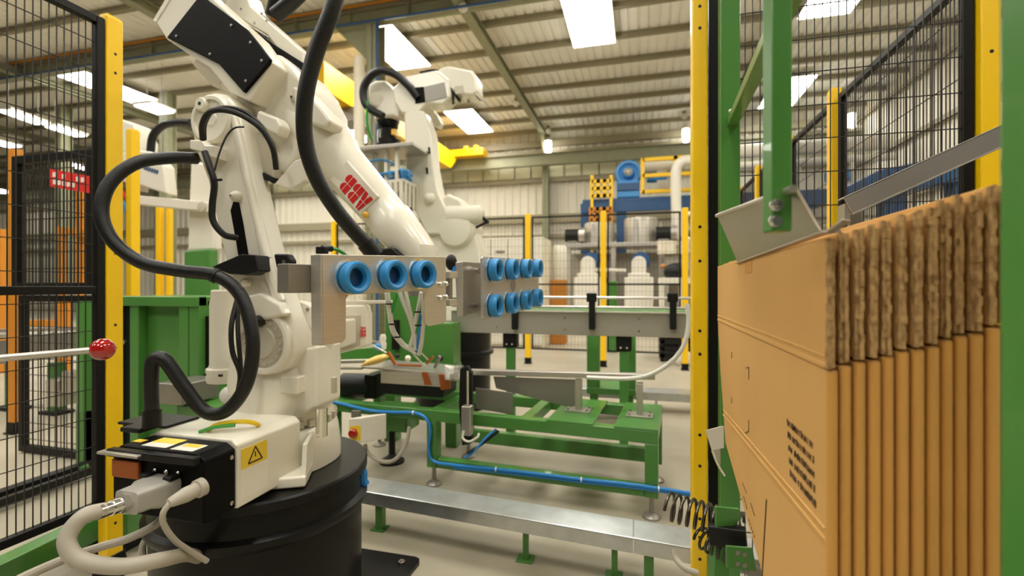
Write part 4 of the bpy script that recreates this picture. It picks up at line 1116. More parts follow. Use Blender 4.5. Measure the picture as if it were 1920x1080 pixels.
# stainless chute with its two posts
ch = thing('steel_chute', 'stainless chute on two steel posts above the green table', 'chute', TP(.3, .22, ZH))
for s in (.07, .385):
    MB().obox(TP(s, .2, ZH + .012), US, VS, Z_, .065, .05, .004).build('foot_plate', 'steel_plate', ch, bevel=.001)
    for a, b in ((-.05, -.035), (.05, -.035), (.05, .035), (-.05, .035)):
        MB().cyl(TP(s + a, .2 + b, ZH + .016), TP(s + a, .2 + b, ZH + .024), .007, n=6).build('bolt', 'bolt', ch)
    MB().bar(TP(s, .2, ZH + .016), TP(s, .2, .585), .052, .03, up=US).build('post', 'steel_plate', ch, bevel=.002)
YC = TP(.3, .2, 0).y
MB().bar(PY(882, 697, YC), PY(1228, 706, YC), .05, .028).build('rail', 'steel_plate', ch, bevel=.003)
MB().prism([PY(x, y, YC - .01) for x, y in ((925, 706), (1086, 712), (1086, 762), (1060, 762), (930, 728))], VS * .004).build('side_sheet', 'steel_dull', ch)
MB().prism([PY(x, y, YC - .12) for x, y in ((892, 727), (962, 737), (961, 778), (892, 766))], VS * .004).build('flap', 'steel_dull', ch, bevel=.001)
MB().tube([PY(1100, 708, YC - .03), PY(1180, 710, YC - .03), PY(1225, 700, YC - .05), PY(1262, 675, YC - .08), PY(1283, 645, YC - .1), PY(1291, 605, YC - .1), PY(1288, 570, YC - .1)], .011, n=12).build('curved_tube', 'tube_clear', ch)
# pneumatic cylinder stand
cy = thing('pneumatic_cylinder', 'small steel pneumatic cylinder on a black bracket at the table edge', 'cylinder', PY(872, 830, 2.32))
MB().prism([PY(x, y, 2.33) for x, y in ((862, 692), (876, 686), (884, 700), (884, 832), (866, 836), (860, 760))], (0, .03, 0)).build('bracket', 'black_plastic', cy, bevel=.003)
MB().cyl(PY(877, 695, 2.33), PY(877, 762, 2.33), .007, n=12).build('rod', 'chrome', cy)
c = PY(877, 788, 2.31)
MB().box(c.x - .026, c.x + .024, 2.285, 2.33, PY(877, 815, 2.31).z, PY(877, 760, 2.31).z).build('body', 'steel_plate', cy, bevel=.006)
MB().tube([PY(869, 808, 2.28), PY(868, 822, 2.27), PY(880, 828, 2.27), PY(895, 820, 2.27), PY(898, 812, 2.28)], .006, n=8).build('air_tube', 'tube_clear', cy)
MB().tube([PY(930, 805, 2.4), PY(910, 822, 2.35), PY(885, 850, 2.32), PY(870, 858, 2.32)], .006, n=8).build('air_tube', 'hose_blue', cy)
MB().tube([PY(935, 808, 2.4), PY(900, 835, 2.35), PY(876, 850, 2.3)], .008, n=8).build('cable', 'black_rubber', cy)
# blue hose along the table
bh = thing('blue_air_hose', 'bright blue air hose lying along the green table and its lower rail', 'hose', PY(1000, 890, 2.34))
pth = [(612, 752), (640, 757), (690, 769), (735, 773), (775, 774), (798, 784), (807, 806), (804, 840), (812, 864), (850, 872), (930, 880), (1010, 889), (1090, 899), (1170, 907), (1235, 916), (1300, 926), (1360, 938)]
FN = VS.dot(TP(0, -.05, 0))
def on_front(x, y, off=-.04):
    r = ray(x, y); return O + r * (VS.dot(TP(0, off, 0) - O) / r.dot(VS))
MB().tube([on_front(x, y) for x, y in pth], .0085, n=10).build('hose', 'hose_blue', bh)
MB().tube([on_front(x, y + (5 if x > 820 else 2), -.038) for x, y in pth[9:]], .006, n=8).build('second_hose', 'hose_blue', bh)
for i in (4, 10, 12, 14):
    c = on_front(*pth[i]); MB().lathe(c, X_, [(.012, -.003), (.012, .003)], n=12).build('hose_tie', 'label_white', bh)
# tooling on the table: tray with glossy front
tl = thing('forming_tray', 'glossy steel tray with black base on the green table behind the robot', 'tray', TP(1.1, .2, ZH))
def tp2(x, y, Y=2.5): return PY(x, y, Y)
MB().prism([tp2(683, 688), tp2(836, 700), tp2(836, 703), tp2(683, 691)], (0, .28, .0)).build('top_sheet', 'steel_plate', tl, bevel=.001)
MB().prism([tp2(714, 695, 2.495), tp2(832, 702, 2.495), tp2(832, 726, 2.495), tp2(714, 718, 2.495)], (0, .02, 0)).build('front_panel', 'steel_brushed', tl)
MB().prism([tp2(712, 718), tp2(832, 726), tp2(830, 746), tp2(714, 738)], (0, .2, 0)).build('base', 'black_plastic', tl, bevel=.003)
MB().bar(tp2(638, 678), tp2(712, 676), .05, .018).build('side_rail', 'steel_plate', tl, bevel=.002)
MB().bar(tp2(640, 690), tp2(680, 690), .04, .014).build('side_rail', 'steel_plate', tl, bevel=.002)
MB().prism([tp2(822, 702, 2.49), tp2(842, 702, 2.49), tp2(842, 730, 2.49), tp2(826, 732, 2.49)], (0, .03, 0)).build('copper_guide', 'copper', tl, bevel=.003)
MB().prism([tp2(790, 698, 2.485), tp2(800, 698, 2.485), tp2(808, 722, 2.485), tp2(796, 722, 2.485)], (0, .01, 0)).build('copper_strip', 'copper', tl)
for (x0, y0, x1, y1, w, mt, nm_) in ((728, 660, 742, 684, .016, 'copper', 'clip'), (745, 684, 790, 686, .012, 'copper', 'slide_bar'), (775, 664, 798, 688, .008, 'chrome', 'link_rod'), (790, 662, 806, 678, .008, 'chrome', 'link_rod'), (800, 682, 812, 668, .014, 'copper', 'clip'), (815, 690, 825, 668, .016, 'steel_dull', 'clip'), (700, 648, 725, 662, .01, 'chrome', 'link_rod')):
    MB().bar(tp2(x0, y0, 2.56), tp2(x1, y1, 2.56), w, w).build(nm_, mt, tl, bevel=.002)
for (x, y, r) in ((765, 672, .018), (745, 668, .014), (825, 672, .02)):
    MB().sphere(tp2(x, y, 2.6), r).build('roller', 'black_plastic' if x != 765 else 'label_white', tl)
ww = thing('plastic_wrapping', 'crumpled clear plastic wrapping at the end of the tray', 'wrapping', PY(860, 712, 2.5))
m = MB()
rn = random.Random(5)
gw = []
for j in range(5):
    for i in range(7):
        p_ = PY(834 + 52 * i / 6, 684 + 7 * j + (3 * math.sin(i * 1.7) if 0 < j < 4 else 0) + i * (1.2 if i < 4 else 2), 2.46 + .02 * math.sin(i * 2.1 + j) + .012 * rn.random())
        gw.append(p_)
m.add(gw, [(j * 7 + i, j * 7 + i + 1, (j + 1) * 7 + i + 1, (j + 1) * 7 + i) for j in range(4) for i in range(6)])
o_ = m.build('sheet', 'plastic_wrap', ww); sm = o_.modifiers.new('thick', 'SOLIDIFY'); sm.thickness = .003
yb_ = thing('yellow_cover', 'pale yellow oval cover beside the tray', 'cover', PY(702, 688, 2.45))
MB().loft([(PY(680, 685, 2.45), Z_, Y_, .004, .02, 2), (PY(690, 680, 2.45), Z_, Y_, .018, .035, 2), (PY(705, 675, 2.45), Z_, Y_, .024, .04, 2), (PY(718, 671, 2.45), Z_, Y_, .022, .035, 2), (PY(726, 669, 2.45), Z_, Y_, .008, .02, 2)], n=24).build('shell', 'loaf_yellow', yb_)
bv = thing('blue_valve', 'small white valve with blue button left of the gripper tubes', 'valve', PY(715, 660, 2.6))
MB().lathe(PY(718, 655, 2.6), Z_, [(.018, 0), (.022, .03), (.016, .05), (.02, .07), (.012, .09)], n=18).build('body', 'far_white', bv)
MB().lathe(PY(709, 650, 2.58), -Y_, [(.022, 0), (.022, .01), (.016, .018)], n=18).build('button', 'blue_bright', bv)
gmb = thing('green_machine_body', 'green machine body behind the gripper tubes', 'machine', PY(790, 700, 3.0))
MB().prism([PY(x, y, 3.0) for x, y in ((722, 545), (790, 540), (800, 606), (850, 606), (850, 700), (722, 690))], (0, .14, 0)).build('side_plate', 'green', gmb, bevel=.006)
a, b = PY(730, 690, 3.02), PY(845, 690, 3.02)
for x in (a.x, b.x): MB().box(x - .04, x + .04, 3.02, 3.12, 0, a.z + .05).build('leg', 'green', gmb, bevel=.004)
MB().bar(PY(640, 668, 3.05), PY(735, 660, 3.05), .08, .09).build('side_arm', 'green', gmb, bevel=.004)
MB().bar(PY(742, 600, 2.99), PY(742, 655, 2.99), .05, .02, up=Y_).build('dark_slot', 'black_plastic', gmb)
dbx = thing('drive_motor', 'black drive motor in the clutter below the tray', 'motor', PY(668, 750, 2.55))
MB().cyl(PY(645, 722, 2.62), PY(700, 724, 2.62), .075, n=20).build('body', 'black_plastic', dbx)
MB().box(PY(690, 720, 2.6).x, PY(712, 720, 2.6).x, 2.55, 2.72, ZH, PY(700, 700, 2.6).z).build('gearbox', 'black_satin', dbx, bevel=.01)
MB().box(PY(648, 720, 2.6).x, PY(668, 720, 2.6).x, 2.58, 2.66, ZH, PY(650, 728, 2.6).z).build('foot', 'steel_dull', dbx)
ubx = thing('under_table_unit', 'dark unit hanging under the green table left of the pneumatic cylinder', 'machine', PY(735, 850, 2.62))
MB().box(PY(700, 800, 2.62).x, PY(765, 800, 2.62).x, 2.6, 2.78, .21, ZH - W).build('body', 'green', ubx, bevel=.01)
MB().lathe((PY(738, 850, 2.7).x, 2.68, .0), Z_, [(.075, 0), (.075, .012), (.03, .04), (.02, .05), (.02, .21)], n=24).build('foot', 'black_plastic', ubx)
# switch box on the table leg
sw = thing('isolator_switch', 'white isolator box with red knob on yellow below the table', 'switch', PY(672, 832, 2.30))
q = [PY(653, 785, 2.28), PY(680, 783, 2.28), PY(680, 832, 2.28), PY(653, 828, 2.28)]
MB().prism(q, Vector((.08, .11, 0))).build('housing', 'far_white', sw, bevel=.006, seg=3)
yc = PY(665, 812, 2.278)
MB().prism([PY(656, 799, 2.278), PY(676, 798, 2.278), PY(676, 826, 2.278), PY(656, 824, 2.278)], (0, .004, 0)).build('yellow_plate', 'label_yellow', sw)
MB().lathe(PY(663, 812, 2.276), -Y_, [(.024, -.002), (.024, .012), (.02, .02), (.004, .021)], n=24).build('knob', 'red', sw)
MB().tube([PY(684, 832, 2.35), PY(690, 850, 2.35), PY(715, 865, 2.35), PY(740, 862, 2.36), PY(760, 835, 2.4), PY(768, 800, 2.42)], .011, n=10).build('cable', 'grey_cable', sw)
MB().bar(PY(668, 770, 2.36), PY(668, 786, 2.36), .05, .02).build('bracket', 'steel_dull', sw)

# ================================================================== BELT CONVEYOR
YV = 3.2
cvx0, cvx1 = PY(846, 600, YV).x, PY(1335, 600, YV).x
zt0 = PY(1130, 587, YV).z; zb0 = PY(1130, 630, YV).z
cv_ = thing('belt_conveyor', 'stainless belt conveyor with black clamps behind the green table', 'conveyor', ((cvx0 + cvx1) / 2, YV + .15, 0))
side = MB().box(cvx0, cvx1, YV, YV + .012, zb0, zt0).build('side_frame', 'stainless', cv_, bevel=.002)
MB().box(cvx0, cvx1, YV - .012, YV + .03, zt0, zt0 + .012).build('wear_strip', 'far_white', cv_, bevel=.003)
MB().box(cvx0, cvx1, YV + .30, YV + .312, zb0, zt0).build('side_frame', 'stainless', cv_)
MB().box(cvx0 + .02, cvx1 - .02, YV + .03, YV + .298, zt0 - .03, zt0 + .016).build('belt', 'green_far', cv_)
for (x, y) in ((931, 613), (1059, 596), (1059, 618), (1198, 598), (1198, 621)):
    MB().lathe(PY(x, y, YV), -Y_, [(.008, 0), (.006, .006)], n=10).build('bolt', 'bolt', side)
for y in (558, 576):
    for yy in (YV - .03,):
        p = PY(1100, y, yy)
        MB().cyl((cvx0 + .02, yy, p.z), (cvx1 - .02, yy, p.z), .009, n=10).build('guide_rail', 'steel_plate', cv_)
for x in (965, 1110, 1262):
    p = PY(x, 585, YV - .03)
    k = MB(); k.box(p.x - .02, p.x + .02, YV - .045, YV - .001, PY(x, 617, YV).z, PY(x, 553, YV).z); ko = k.build('clamp', 'black_plastic', cv_, bevel=.006)
    MB().box(p.x - .035, p.x + .03, YV - .05, YV - .01, PY(x, 566, YV).z, PY(x, 549, YV).z).build('clamp_head', 'black_plastic', ko, bevel=.008)
for x in (958, 1170, 1330):
    p = PY(x, 640, YV + .06)
    MB().box(p.x - .028, p.x + .028, YV + .03, YV + .09, 0.03, zb0 - .02).build('leg', 'green_far', cv_, bevel=.004)
    MB().box(p.x - .05, p.x + .05, YV + .02, YV + .10, zb0 - .10, zb0 + .01).build('leg_bracket', 'black_plastic', cv_, bevel=.01)
    for s in (-.02, .02): MB().lathe((p.x + s, YV + .02, zb0 - .075), -Y_, [(.008, 0), (.007, .006)], n=10).build('bolt', 'chrome', cv_)
    MB().lathe((p.x, YV + .06, 0), Z_, [(.045, 0), (.045, .01), (.012, .02), (.012, .04)], n=18).build('foot', 'steel_dull', cv_)
# green portal frame behind the conveyor
gf = thing('green_portal_frame', 'green steel portal frame standing behind the conveyor', 'frame', PY(1145, 725, 3.95))
for x in (1113, 1180):
    p = PY(x, 650, 3.95)
    MB().box(p.x - .05, p.x + .05, 3.9, 4.0, .26, zb0 + .12).build('upright', 'green_far', gf, bevel=.006)
a, b = PY(1113, 720, 3.95), PY(1180, 720, 3.95)
MB().box(a.x - .05, b.x + .05, 3.88, 4.3, .22, .27).build('sill', 'green_far', gf, bevel=.006)
for s in (a.x, b.x): MB().box(s - .03, s + .03, 3.95, 4.05, 0, .22).build('foot', 'green_far', gf)
gt = thing('floor_duct', 'low galvanised floor duct behind the conveyor', 'cable duct', PY(1200, 745, 4.4))
MB().box(PY(1090, 745, 4.4).x, PY(1420, 745, 4.4).x, 4.3, 4.5, .10, .17).build('lid', 'galvanised', gt, bevel=.003)
for i in range(3):
    x = PY(1110 + i * 120, 760, 4.4).x
    MB().box(x - .01, x + .01, 4.33, 4.47, 0, .10).build('leg', 'galvanised', gt)

# ================================================================== ROBOT 2
Y2 = 3.95
def Q(x, y, dy=0.0): return PY(x, y, Y2 + dy)
ped = thing('robot_pedestal', 'black drum pedestal behind the conveyor under the second robot', 'pedestal', Q(850, 780))
c0 = Q(850, 780, .2); c0.z = 0
MB().lathe(c0, Z_, [(.36, 0), (.36, .02), (.34, .025), (.34, .46), (.37, .47), (.37, .50), (.34, .51), (.34, .78)], n=48).build('drum', 'black_satin', ped)
r2 = thing('industrial_robot', 'second white robot farther back, wrist bent down over a comb gripper', 'robot', c0 + Z_ * .78)
MB().loft([(c0 + Z_ * .78, X_, Y_, .30, .28, 3), (c0 + Z_ * .90, X_, Y_, .29, .27, 3), (c0 + Z_ * .93, X_, Y_, .2, .2, 2), (c0 + Z_ * .98, X_, Y_, .2, .2, 2), (c0 + Z_ * 1.1, X_, Y_, .26, .22, 3), (c0 + Z_ * 1.42, X_, Y_, .2, .18, 3)], n=36).build('base', 'robot_white', r2)
ca = Q(862, 432)
MB().lathe(ca + Y_ * .12, -Y_, [(.14, 0), (.17, .02), (.17, .2), (.14, .24), (.09, .25)], n=40).build('shoulder', 'robot_white', r2)
sho = [(800, 395), (838, 362), (862, 372), (880, 400), (900, 470), (905, 560), (830, 560), (800, 470)]
MB().prism([Q(x, y, -.08) for x, y in sho], (0, .2, 0)).build('turret', 'robot_white', r2, bevel=.03, seg=3)
MB().loft([(Q(842, 405, -.05), Z_, Y_, .085, .085, 2.3), (Q(890, 404, -.05), Z_, Y_, .085, .085, 2.3), (Q(902, 402, -.05), Z_, Y_, .075, .075, 2.3), (Q(906, 402, -.05), Z_, Y_, .05, .05, 2)], n=28).build('axis_motor', 'robot_white', r2)
MB().bar(Q(905, 408, -.05), Q(916, 418, -.05), .03, .03).build('motor_plug', 'black_plastic', r2, bevel=.004)
MB().bar(Q(890, 428, -.05), Q(914, 416, -.05), .02, .02).build('motor_cable', 'black_plastic', r2, bevel=.004)
lo2 = [(757, 212), (775, 203), (795, 208), (808, 250), (812, 310), (822, 362), (838, 395), (830, 440), (800, 440), (775, 390), (760, 310)]
l2 = MB().prism([Q(x, y, -.12) for x, y in lo2], (0, .16, 0)).build('lower_arm', 'robot_white', r2, bevel=.02, seg=3)
for (x, y) in ((804, 276), (800, 314)):
    MB().prism([Q(x - 2, y, -.125), Q(x + 2, y, -.125), Q(x + 3, y + 12, -.125), Q(x - 1, y + 12, -.125)], (0, .02, 0)).build('slot', 'label_black', l2)
MB().sphere(Q(806, 372, -.12), .05).build('elbow_boss', 'robot_white', l2)
ua = [(735, 165), (760, 142), (820, 130), (842, 148), (845, 180), (830, 196), (800, 194), (782, 215), (752, 212), (738, 190)]
u2 = MB().prism([Q(x, y, -.12) for x, y in ua], (0, .18, 0)).build('upper_arm', 'robot_white', r2, bevel=.02, seg=3)
MB().prism([Q(x, y, -.125) for x, y in ((795, 163), (833, 154), (838, 182), (798, 191))], (0, .02, 0)).build('side_cover', 'steel_dull', u2)
MB().prism([Q(x, y, -.128) for x, y in ((777, 164), (794, 162), (797, 191), (778, 194))], (0, .03, 0)).build('hose_block', 'black_paint', u2, bevel=.004)
MB().prism([Q(x, y, -.1) for x, y in ((818, 130), (838, 122), (885, 131), (893, 146), (895, 172), (886, 179), (866, 177), (842, 168))], (0, .18, 0)).build('rear_cap', 'robot_white', u2, bevel=.03, seg=3)
MB().prism([Q(x, y, -.105) for x, y in ((852, 162), (868, 160), (870, 174), (854, 176))], (0, .02, 0)).build('cap_plate', 'robot_white_shaded', u2)
for x in (851, 862, 877): MB().cyl(Q(x, 176, .02), Q(x + 2, 194, .02), .014, n=8).build('cable_gland', 'bolt', u2)
lk = [(776, 196), (800, 190), (820, 216), (827, 230), (822, 240), (805, 232), (782, 222)]
MB().prism([Q(x, y, .1) for x, y in lk], (0, .08, 0)).build('counter_link', 'robot_white', r2, bevel=.012)
wr_ = [(690, 158), (704, 150), (722, 150), (742, 170), (752, 200), (746, 222), (738, 216), (702, 220), (692, 200)]
w2 = MB().prism([Q(x, y, -.06) for x, y in wr_], (0, .16, 0)).build('wrist_fork', 'robot_white', r2, bevel=.02, seg=3)
MB().cyl(Q(706, 185, -.065), Q(706, 185, -.09), .06, n=24).build('fork_hub', 'robot_white', w2)
MB().cyl(Q(726, 205, .06), Q(726, 228, .06), .115, n=28).build('wrist_ring', 'robot_white', r2)
MB().lathe(Q(727, 240, .06), Z_, [(.09, 0), (.10, .05), (.095, .075)], n=28).build('wrist_flange', 'black_satin', r2)
MB().lathe(Q(729, 276, .06), Z_, [(.11, 0), (.11, .06), (.07, .08), (.07, .17)], n=28).build('tool_changer', 'black_satin', r2)
MB().box(Q(740, 250).x, Q(746, 250).x, Y2 - .06, Y2 + .0, Q(740, 256).z, Q(740, 246).z).build('sensor', 'amber', r2)
MB().cyl(Q(711, 244, -.02), Q(711, 268, -.02), .018, n=12).build('fitting', 'chrome', r2)
hz2 = thing('robot_hose', 'black hose arching over the wrist of the second robot', 'hose', Q(786, 185))
MB().tube([Q(718, 218, -.15), Q(695, 205, -.15), Q(683, 190, -.15), Q(682, 165, -.15), Q(696, 142, -.15), Q(716, 133, -.15), Q(742, 140, -.15), Q(765, 160, -.15), Q(784, 184, -.12)], .034, n=14).build('hose', 'black_rubber', hz2)
MB().tube([Q(690, 190, -.17), Q(688, 215, -.17), Q(690, 240, -.16), Q(697, 262, -.12)], .012, n=8).build('green_tube', 'tube_green', hz2)
MB().tube([Q(788, 136, -.06), Q(815, 132, -.08), Q(838, 140, -.08), Q(848, 165, -.08), Q(862, 190, -.03)], .012, n=8).build('thin_cable', 'black_rubber', hz2)
MB().tube([Q(836, 142, -.08), Q(848, 172, -.09), Q(850, 196, -.06)], .01, n=8).build('thin_cable', 'black_rubber', hz2)
# comb gripper
cg = thing('comb_gripper', 'grey two-tier comb gripper with blue tubes under the second robot', 'gripper', Q(735, 380))
ZP = 2.2
def Zp(x, y, z): return PZ(x, y, z)
top = [Zp(650, 284, ZP), Zp(775, 272, ZP), Zp(812, 297, ZP), Zp(690, 302, ZP)]
MB().prism(top, (0, 0, .03)).build('top_plate', 'steel_plate', cg, bevel=.004)
ZL = 1.925
d_lo = [Zp(680, 348, ZL), Zp(757, 340, ZL), Zp(785, 354, ZL), Zp(712, 361, ZL)]
MB().prism(d_lo, (0, 0, .025)).build('comb_plate', 'far_white', cg, bevel=.003)
for i in range(8):
    p = d_lo[0].lerp(d_lo[1], (i + .5) / 8)
    MB().bar(p, p - Z_ * .19, .028, .012, up=Y_).build('comb_finger', 'far_white', cg)
for i in range(4):
    p = d_lo[1].lerp(d_lo[2], (i + .5) / 4)
    MB().bar(p, p - Z_ * .19, .028, .012, up=X_).build('comb_finger', 'far_white', cg)
for i in range(8):
    p = d_lo[3].lerp(d_lo[2], (i + .5) / 8)
    MB().bar(p, p - Z_ * .19, .028, .012, up=Y_).build('comb_finger', 'steel_dull', cg)
for (x, f, mt, w) in ((.12, .2, 'far_white', .10), (.55, .1, 'far_white', .035), (.82, .08, 'far_white', .035), (.42, .5, 'far_white', .03)):
    p = d_lo[0].lerp(d_lo[1], x) * (1 - f) + d_lo[3].lerp(d_lo[2], x) * f
    MB().bar(p, (p.x, p.y, ZP), w, w * .8, up=X_).build('spacer_post', mt, cg, bevel=.003)
rn = random.Random(9)
for i in range(16):
    u_, v_ = rn.uniform(.15, .95), rn.uniform(.1, .9)
    p = (d_lo[0].lerp(d_lo[1], u_)).lerp(d_lo[3].lerp(d_lo[2], u_), v_) + Z_ * .03
    q = p + Vector((rn.uniform(-.08, .08), rn.uniform(-.08, .08), rn.uniform(.03, .09)))
    e = p + Vector((rn.uniform(-.12, .12), rn.uniform(-.1, .1), .01))
    MB().tube([p, p + Z_ * .05, q, e + Z_ * .04, e], .011, n=6, sub=4).build('blue_tube', 'blue_bright', cg)
MB().tube([Zp(670, 330, 2.0), Zp(690, 305, 2.1), Zp(720, 300, 2.12), Zp(750, 315, 2.05)], .008, n=6).build('blue_tube', 'blue_bright', cg)

# ================================================================== LEFT SIDE: robot 3, green cabinet, lever with red knob, sign
Y3 = 3.4
def L(x, y, dy=0.0): return PY(x, y, Y3 + dy)
r3 = thing('industrial_robot', 'third white robot at the left behind the curved black hose', 'robot', L(370, 560))
b3_ = [(206, 292), (245, 280), (280, 283), (306, 310), (312, 364), (262, 348), (206, 336)]
h3 = MB().prism([L(x, y) for x, y in b3_], (0, .12, 0)).build('motor_housing', 'far_white', r3, bevel=.02, seg=3)
for k in range(6):
    a_ = L(270 + k * 4.6, 314 + k * 1.6, -.003); MB().bar(a_, a_ + Vector((.018, 0, -.006)), .004, .035).build('blurred_letter', 'blue_struct', h3, smooth=False)
MB().bar(L(262, 376, .1), L(386, 388, .1), .12, .085).build('upper_arm', 'far_white', r3, bevel=.01)
c = L(381, 388, .04); MB().lathe(c, -Y_, [(.045, 0), (.045, .02), (.02, .025)], n=18).build('arm_pivot', 'robot_white_shaded', r3)
MB().bar(L(225, 340, .12), L(268, 354, .12), .12, .06).build('lower_bracket', 'steel_plate', r3, bevel=.008)
l3 = [(356, 300), (395, 308), (402, 470), (350, 472), (352, 400)]
MB().prism([L(x, y, .15) for x, y in l3], (0, .10, 0)).build('lower_arm', 'far_white', r3, bevel=.03, seg=3)
MB().prism([L(x, y, .1) for x, y in ((344, 470), (392, 466), (396, 556), (344, 558))], (0, .1, 0)).build('base', 'green_far', r3, bevel=.02)
p = L(370, 556, .2); MB().box(p.x - .2, p.x + .2, p.y - .2, p.y + .2, 0, p.z + .01).build('pedestal', 'green_far', r3)
MB().lathe(L(228, 366, -.05), -Y_, [(.05, 0), (.06, .02), (.06, .08), (.03, .1)], n=20).build('red_cap', 'red_sign', r3)
MB().tube([L(282, 286, .1), L(287, 255, .1), L(305, 236, .1), L(330, 230, .1), L(358, 230, .1)], .034, n=12).build('hose', 'black_rubber', r3)
MB().tube([L(222, 370, -.05), L(232, 385, -.05), L(226, 400, -.05), L(216, 410, -.05)], .02, n=8).build('blue_tube', 'blue_bright', r3)
MB().prism([L(x, y, .3) for x, y in ((218, 220), (250, 232), (262, 260), (262, 285), (218, 285))], (0, .2, 0)).build('elbow_cover', 'far_white', r3, bevel=.02)

YG = 1.95
gc = thing('green_cabinet', 'big green machine cabinet behind the left yellow post', 'cabinet', PY(305, 800, YG))
gx0, gx1 = PY(205, 600, YG).x, PY(372, 600, YG).x
gz = PY(300, 556, YG).z
MB().box(gx0, gx1, YG + .05, YG + .36, .08, gz - .02).build('body', 'green', gc, bevel=.004)
for xx in (gx0, PY(243, 600, YG).x, PY(335, 600, YG).x, gx1 - .06):
    MB().box(xx, xx + .06, YG, YG + .05, 0, gz).build('upright', 'green', gc, bevel=.004)
MB().box(gx0, gx1, YG - .01, YG + .36, gz - .05, gz).build('top_beam', 'green', gc, bevel=.004)
MB().box(gx0, gx1, YG, YG + .05, .06, .14).build('bottom_beam', 'green', gc, bevel=.004)
MB().box(gx0 + .06, PY(243, 600, YG).x, YG + .03, YG + .05, .14, gz - .05).build('dark_panel', 'black_plastic', gc)
MB().box(PY(350, 600, YG).x + .065, PY(350, 600, YG).x + .1, YG + .04, YG + .049, .4, gz - .1).build('dark_slot', 'black_plastic', gc)
MB().lathe(PY(234, 641, YG), -Y_, [(.012, 0), (.012, .01)], n=12).build('knob', 'bolt', gc)
gm = PY(352, 733, YG - .12)
MB().box(gm.x - .09, gm.x + .06, YG - .2, YG, gm.z - .05, gm.z + .05).build('grey_valve_box', 'steel_dull', gc, bevel=.008)
MB().box(gm.x - .02, gm.x + .2, YG - .16, YG, .02, gm.z - .06).build('green_leg', 'green', gc, bevel=.004)
# lever with red ball
lv = thing('lever_rod', 'long steel lever rod with a glossy red ball knob at the left', 'lever', PD(192, 655, 1.18))
kb0 = PD(192, 655, 1.18)
MB().cyl(kb0, PD(-60, 677, 1.02), .008, n=16).build('rod', 'steel_plate', lv)
MB().sphere(kb0, .0265, n=32, m=20).build('ball_knob', 'red', lv)
# black inner gate with a red sign
YQ = 2.2
pa_, pb_ = PY(30, 400, YQ), PY(178, 400, YQ)
panel((pa_.x, YQ), (pb_.x, YQ), 'dark mesh gate with the red sign, behind the left fence', z0=1.05, z1=PY(60, 292, YQ).z, mids=(), fw=.05, vs_=.03, wire=.006, group='inner mesh gate')
panel((pa_.x, YQ + .03), (pb_.x, YQ + .03), 'lower dark mesh gate below the red sign gate', z0=.01, z1=1.02, mids=(), fw=.04, vs_=.05, wire=.004, group='inner mesh gate')
sg = thing('red_sign', 'red sign with two lines of pale lettering on the dark mesh gate', 'sign', PY(130, 362, YQ - .04))
SA, SB, SC, SD = PY(92, 316, YQ - .031), PY(166, 330, YQ - .031), PY(166, 362, YQ - .031), PY(94, 350, YQ - .031)
MB().prism([SA, SB, SC, SD], (0, .006, 0)).build('board', 'red_sign', sg)
rn = random.Random(4)
for row, (v0, hgt) in enumerate(((.18, .22), (.58, .22))):
    for k in range(7):
        u = .1 + k * .12
        if rn.random() < .2: continue
        a_ = SA.lerp(SB, u).lerp(SD.lerp(SC, u), v0); b_ = SA.lerp(SB, u + .07).lerp(SD.lerp(SC, u + .07), v0 + hgt)
        MB().box(a_.x, b_.x, YQ - .034, YQ - .03, b_.z, a_.z).build('letter_patch', 'sign_white', sg, smooth=False)
# background machinery seen through the left mesh
og = thing('orange_guard_frame', 'orange machine guard frame seen through the left mesh', 'frame', PY(60, 640, 4.2))
for (x0, y0, x1, y1, w) in ((4, 430, 4, 620, .07), (118, 430, 118, 560, .06), (150, 360, 150, 560, .06), (112, 432, 165, 438, .09), (45, 606, 95, 606, .08)):
    MB().bar(PY(x0, y0, 4.2), PY(x1, y1, 4.2), w, w, up=Y_ if x0 == x1 else Z_).build('bar', 'orange', og, bevel=.006)
for x in (4, 118): 
    p = PY(x, 560, 4.2); MB().box(p.x - .05, p.x + .05, 4.15, 4.25, 0, p.z).build('leg', 'orange', og)
cv2 = thing('grey_roller_conveyor', 'grey roller conveyor low behind the left mesh', 'conveyor', PY(70, 800, 2.9))
MB().bar(PY(-60, 668, 2.9), PY(140, 645, 2.9), .10, .20).build('side_frame', 'steel_dull', cv2, bevel=.006)
MB().bar(PY(-60, 622, 2.9), PY(150, 616, 2.9), .06, .03).build('guide_rail', 'steel_plate', cv2)
for i in range(7):
    p = PY(-30 + i * 26, 628, 2.95); MB().cyl(p, p + Y_ * .45, .03, n=12).build('roller', 'steel_plate', cv2)
for x in (20, 100):
    p = PY(x, 680, 2.95); MB().box(p.x - .04, p.x + .04, 2.93, 3.02, 0.02, p.z).build('leg', 'green_far', cv2)
    MB().box(p.x - .1, p.x + .1, 2.9, 3.05, 0, .03).build('foot', 'black_plastic', cv2, bevel=.008)
MB().box(PY(98, 720, 2.85).x, PY(122, 720, 2.85).x, 2.8, 2.95, PY(110, 760, 2.85).z, PY(110, 710, 2.85).z).build('motor_box', 'steel_plate', cv2, bevel=.01)
MB().box(PY(128, 720, 2.85).x, PY(158, 720, 2.85).x, 2.8, 2.95, PY(140, 735, 2.85).z, PY(140, 695, 2.85).z).build('motor_box', 'steel_plate', cv2, bevel=.01)
gm2 = thing('green_floor_frame', 'green floor frame with upright just left of the yellow post', 'frame', PY(155, 880, 2.1))
MB().bar(PY(160, 565, 2.1), PY(160, 950, 2.1), .06, .06, up=Y_).build('upright', 'green', gm2, bevel=.004)
p = PY(160, 900, 2.1); MB().box(p.x - .03, p.x + .03, 2.07, 2.13, 0, .35).build('leg', 'green', gm2)
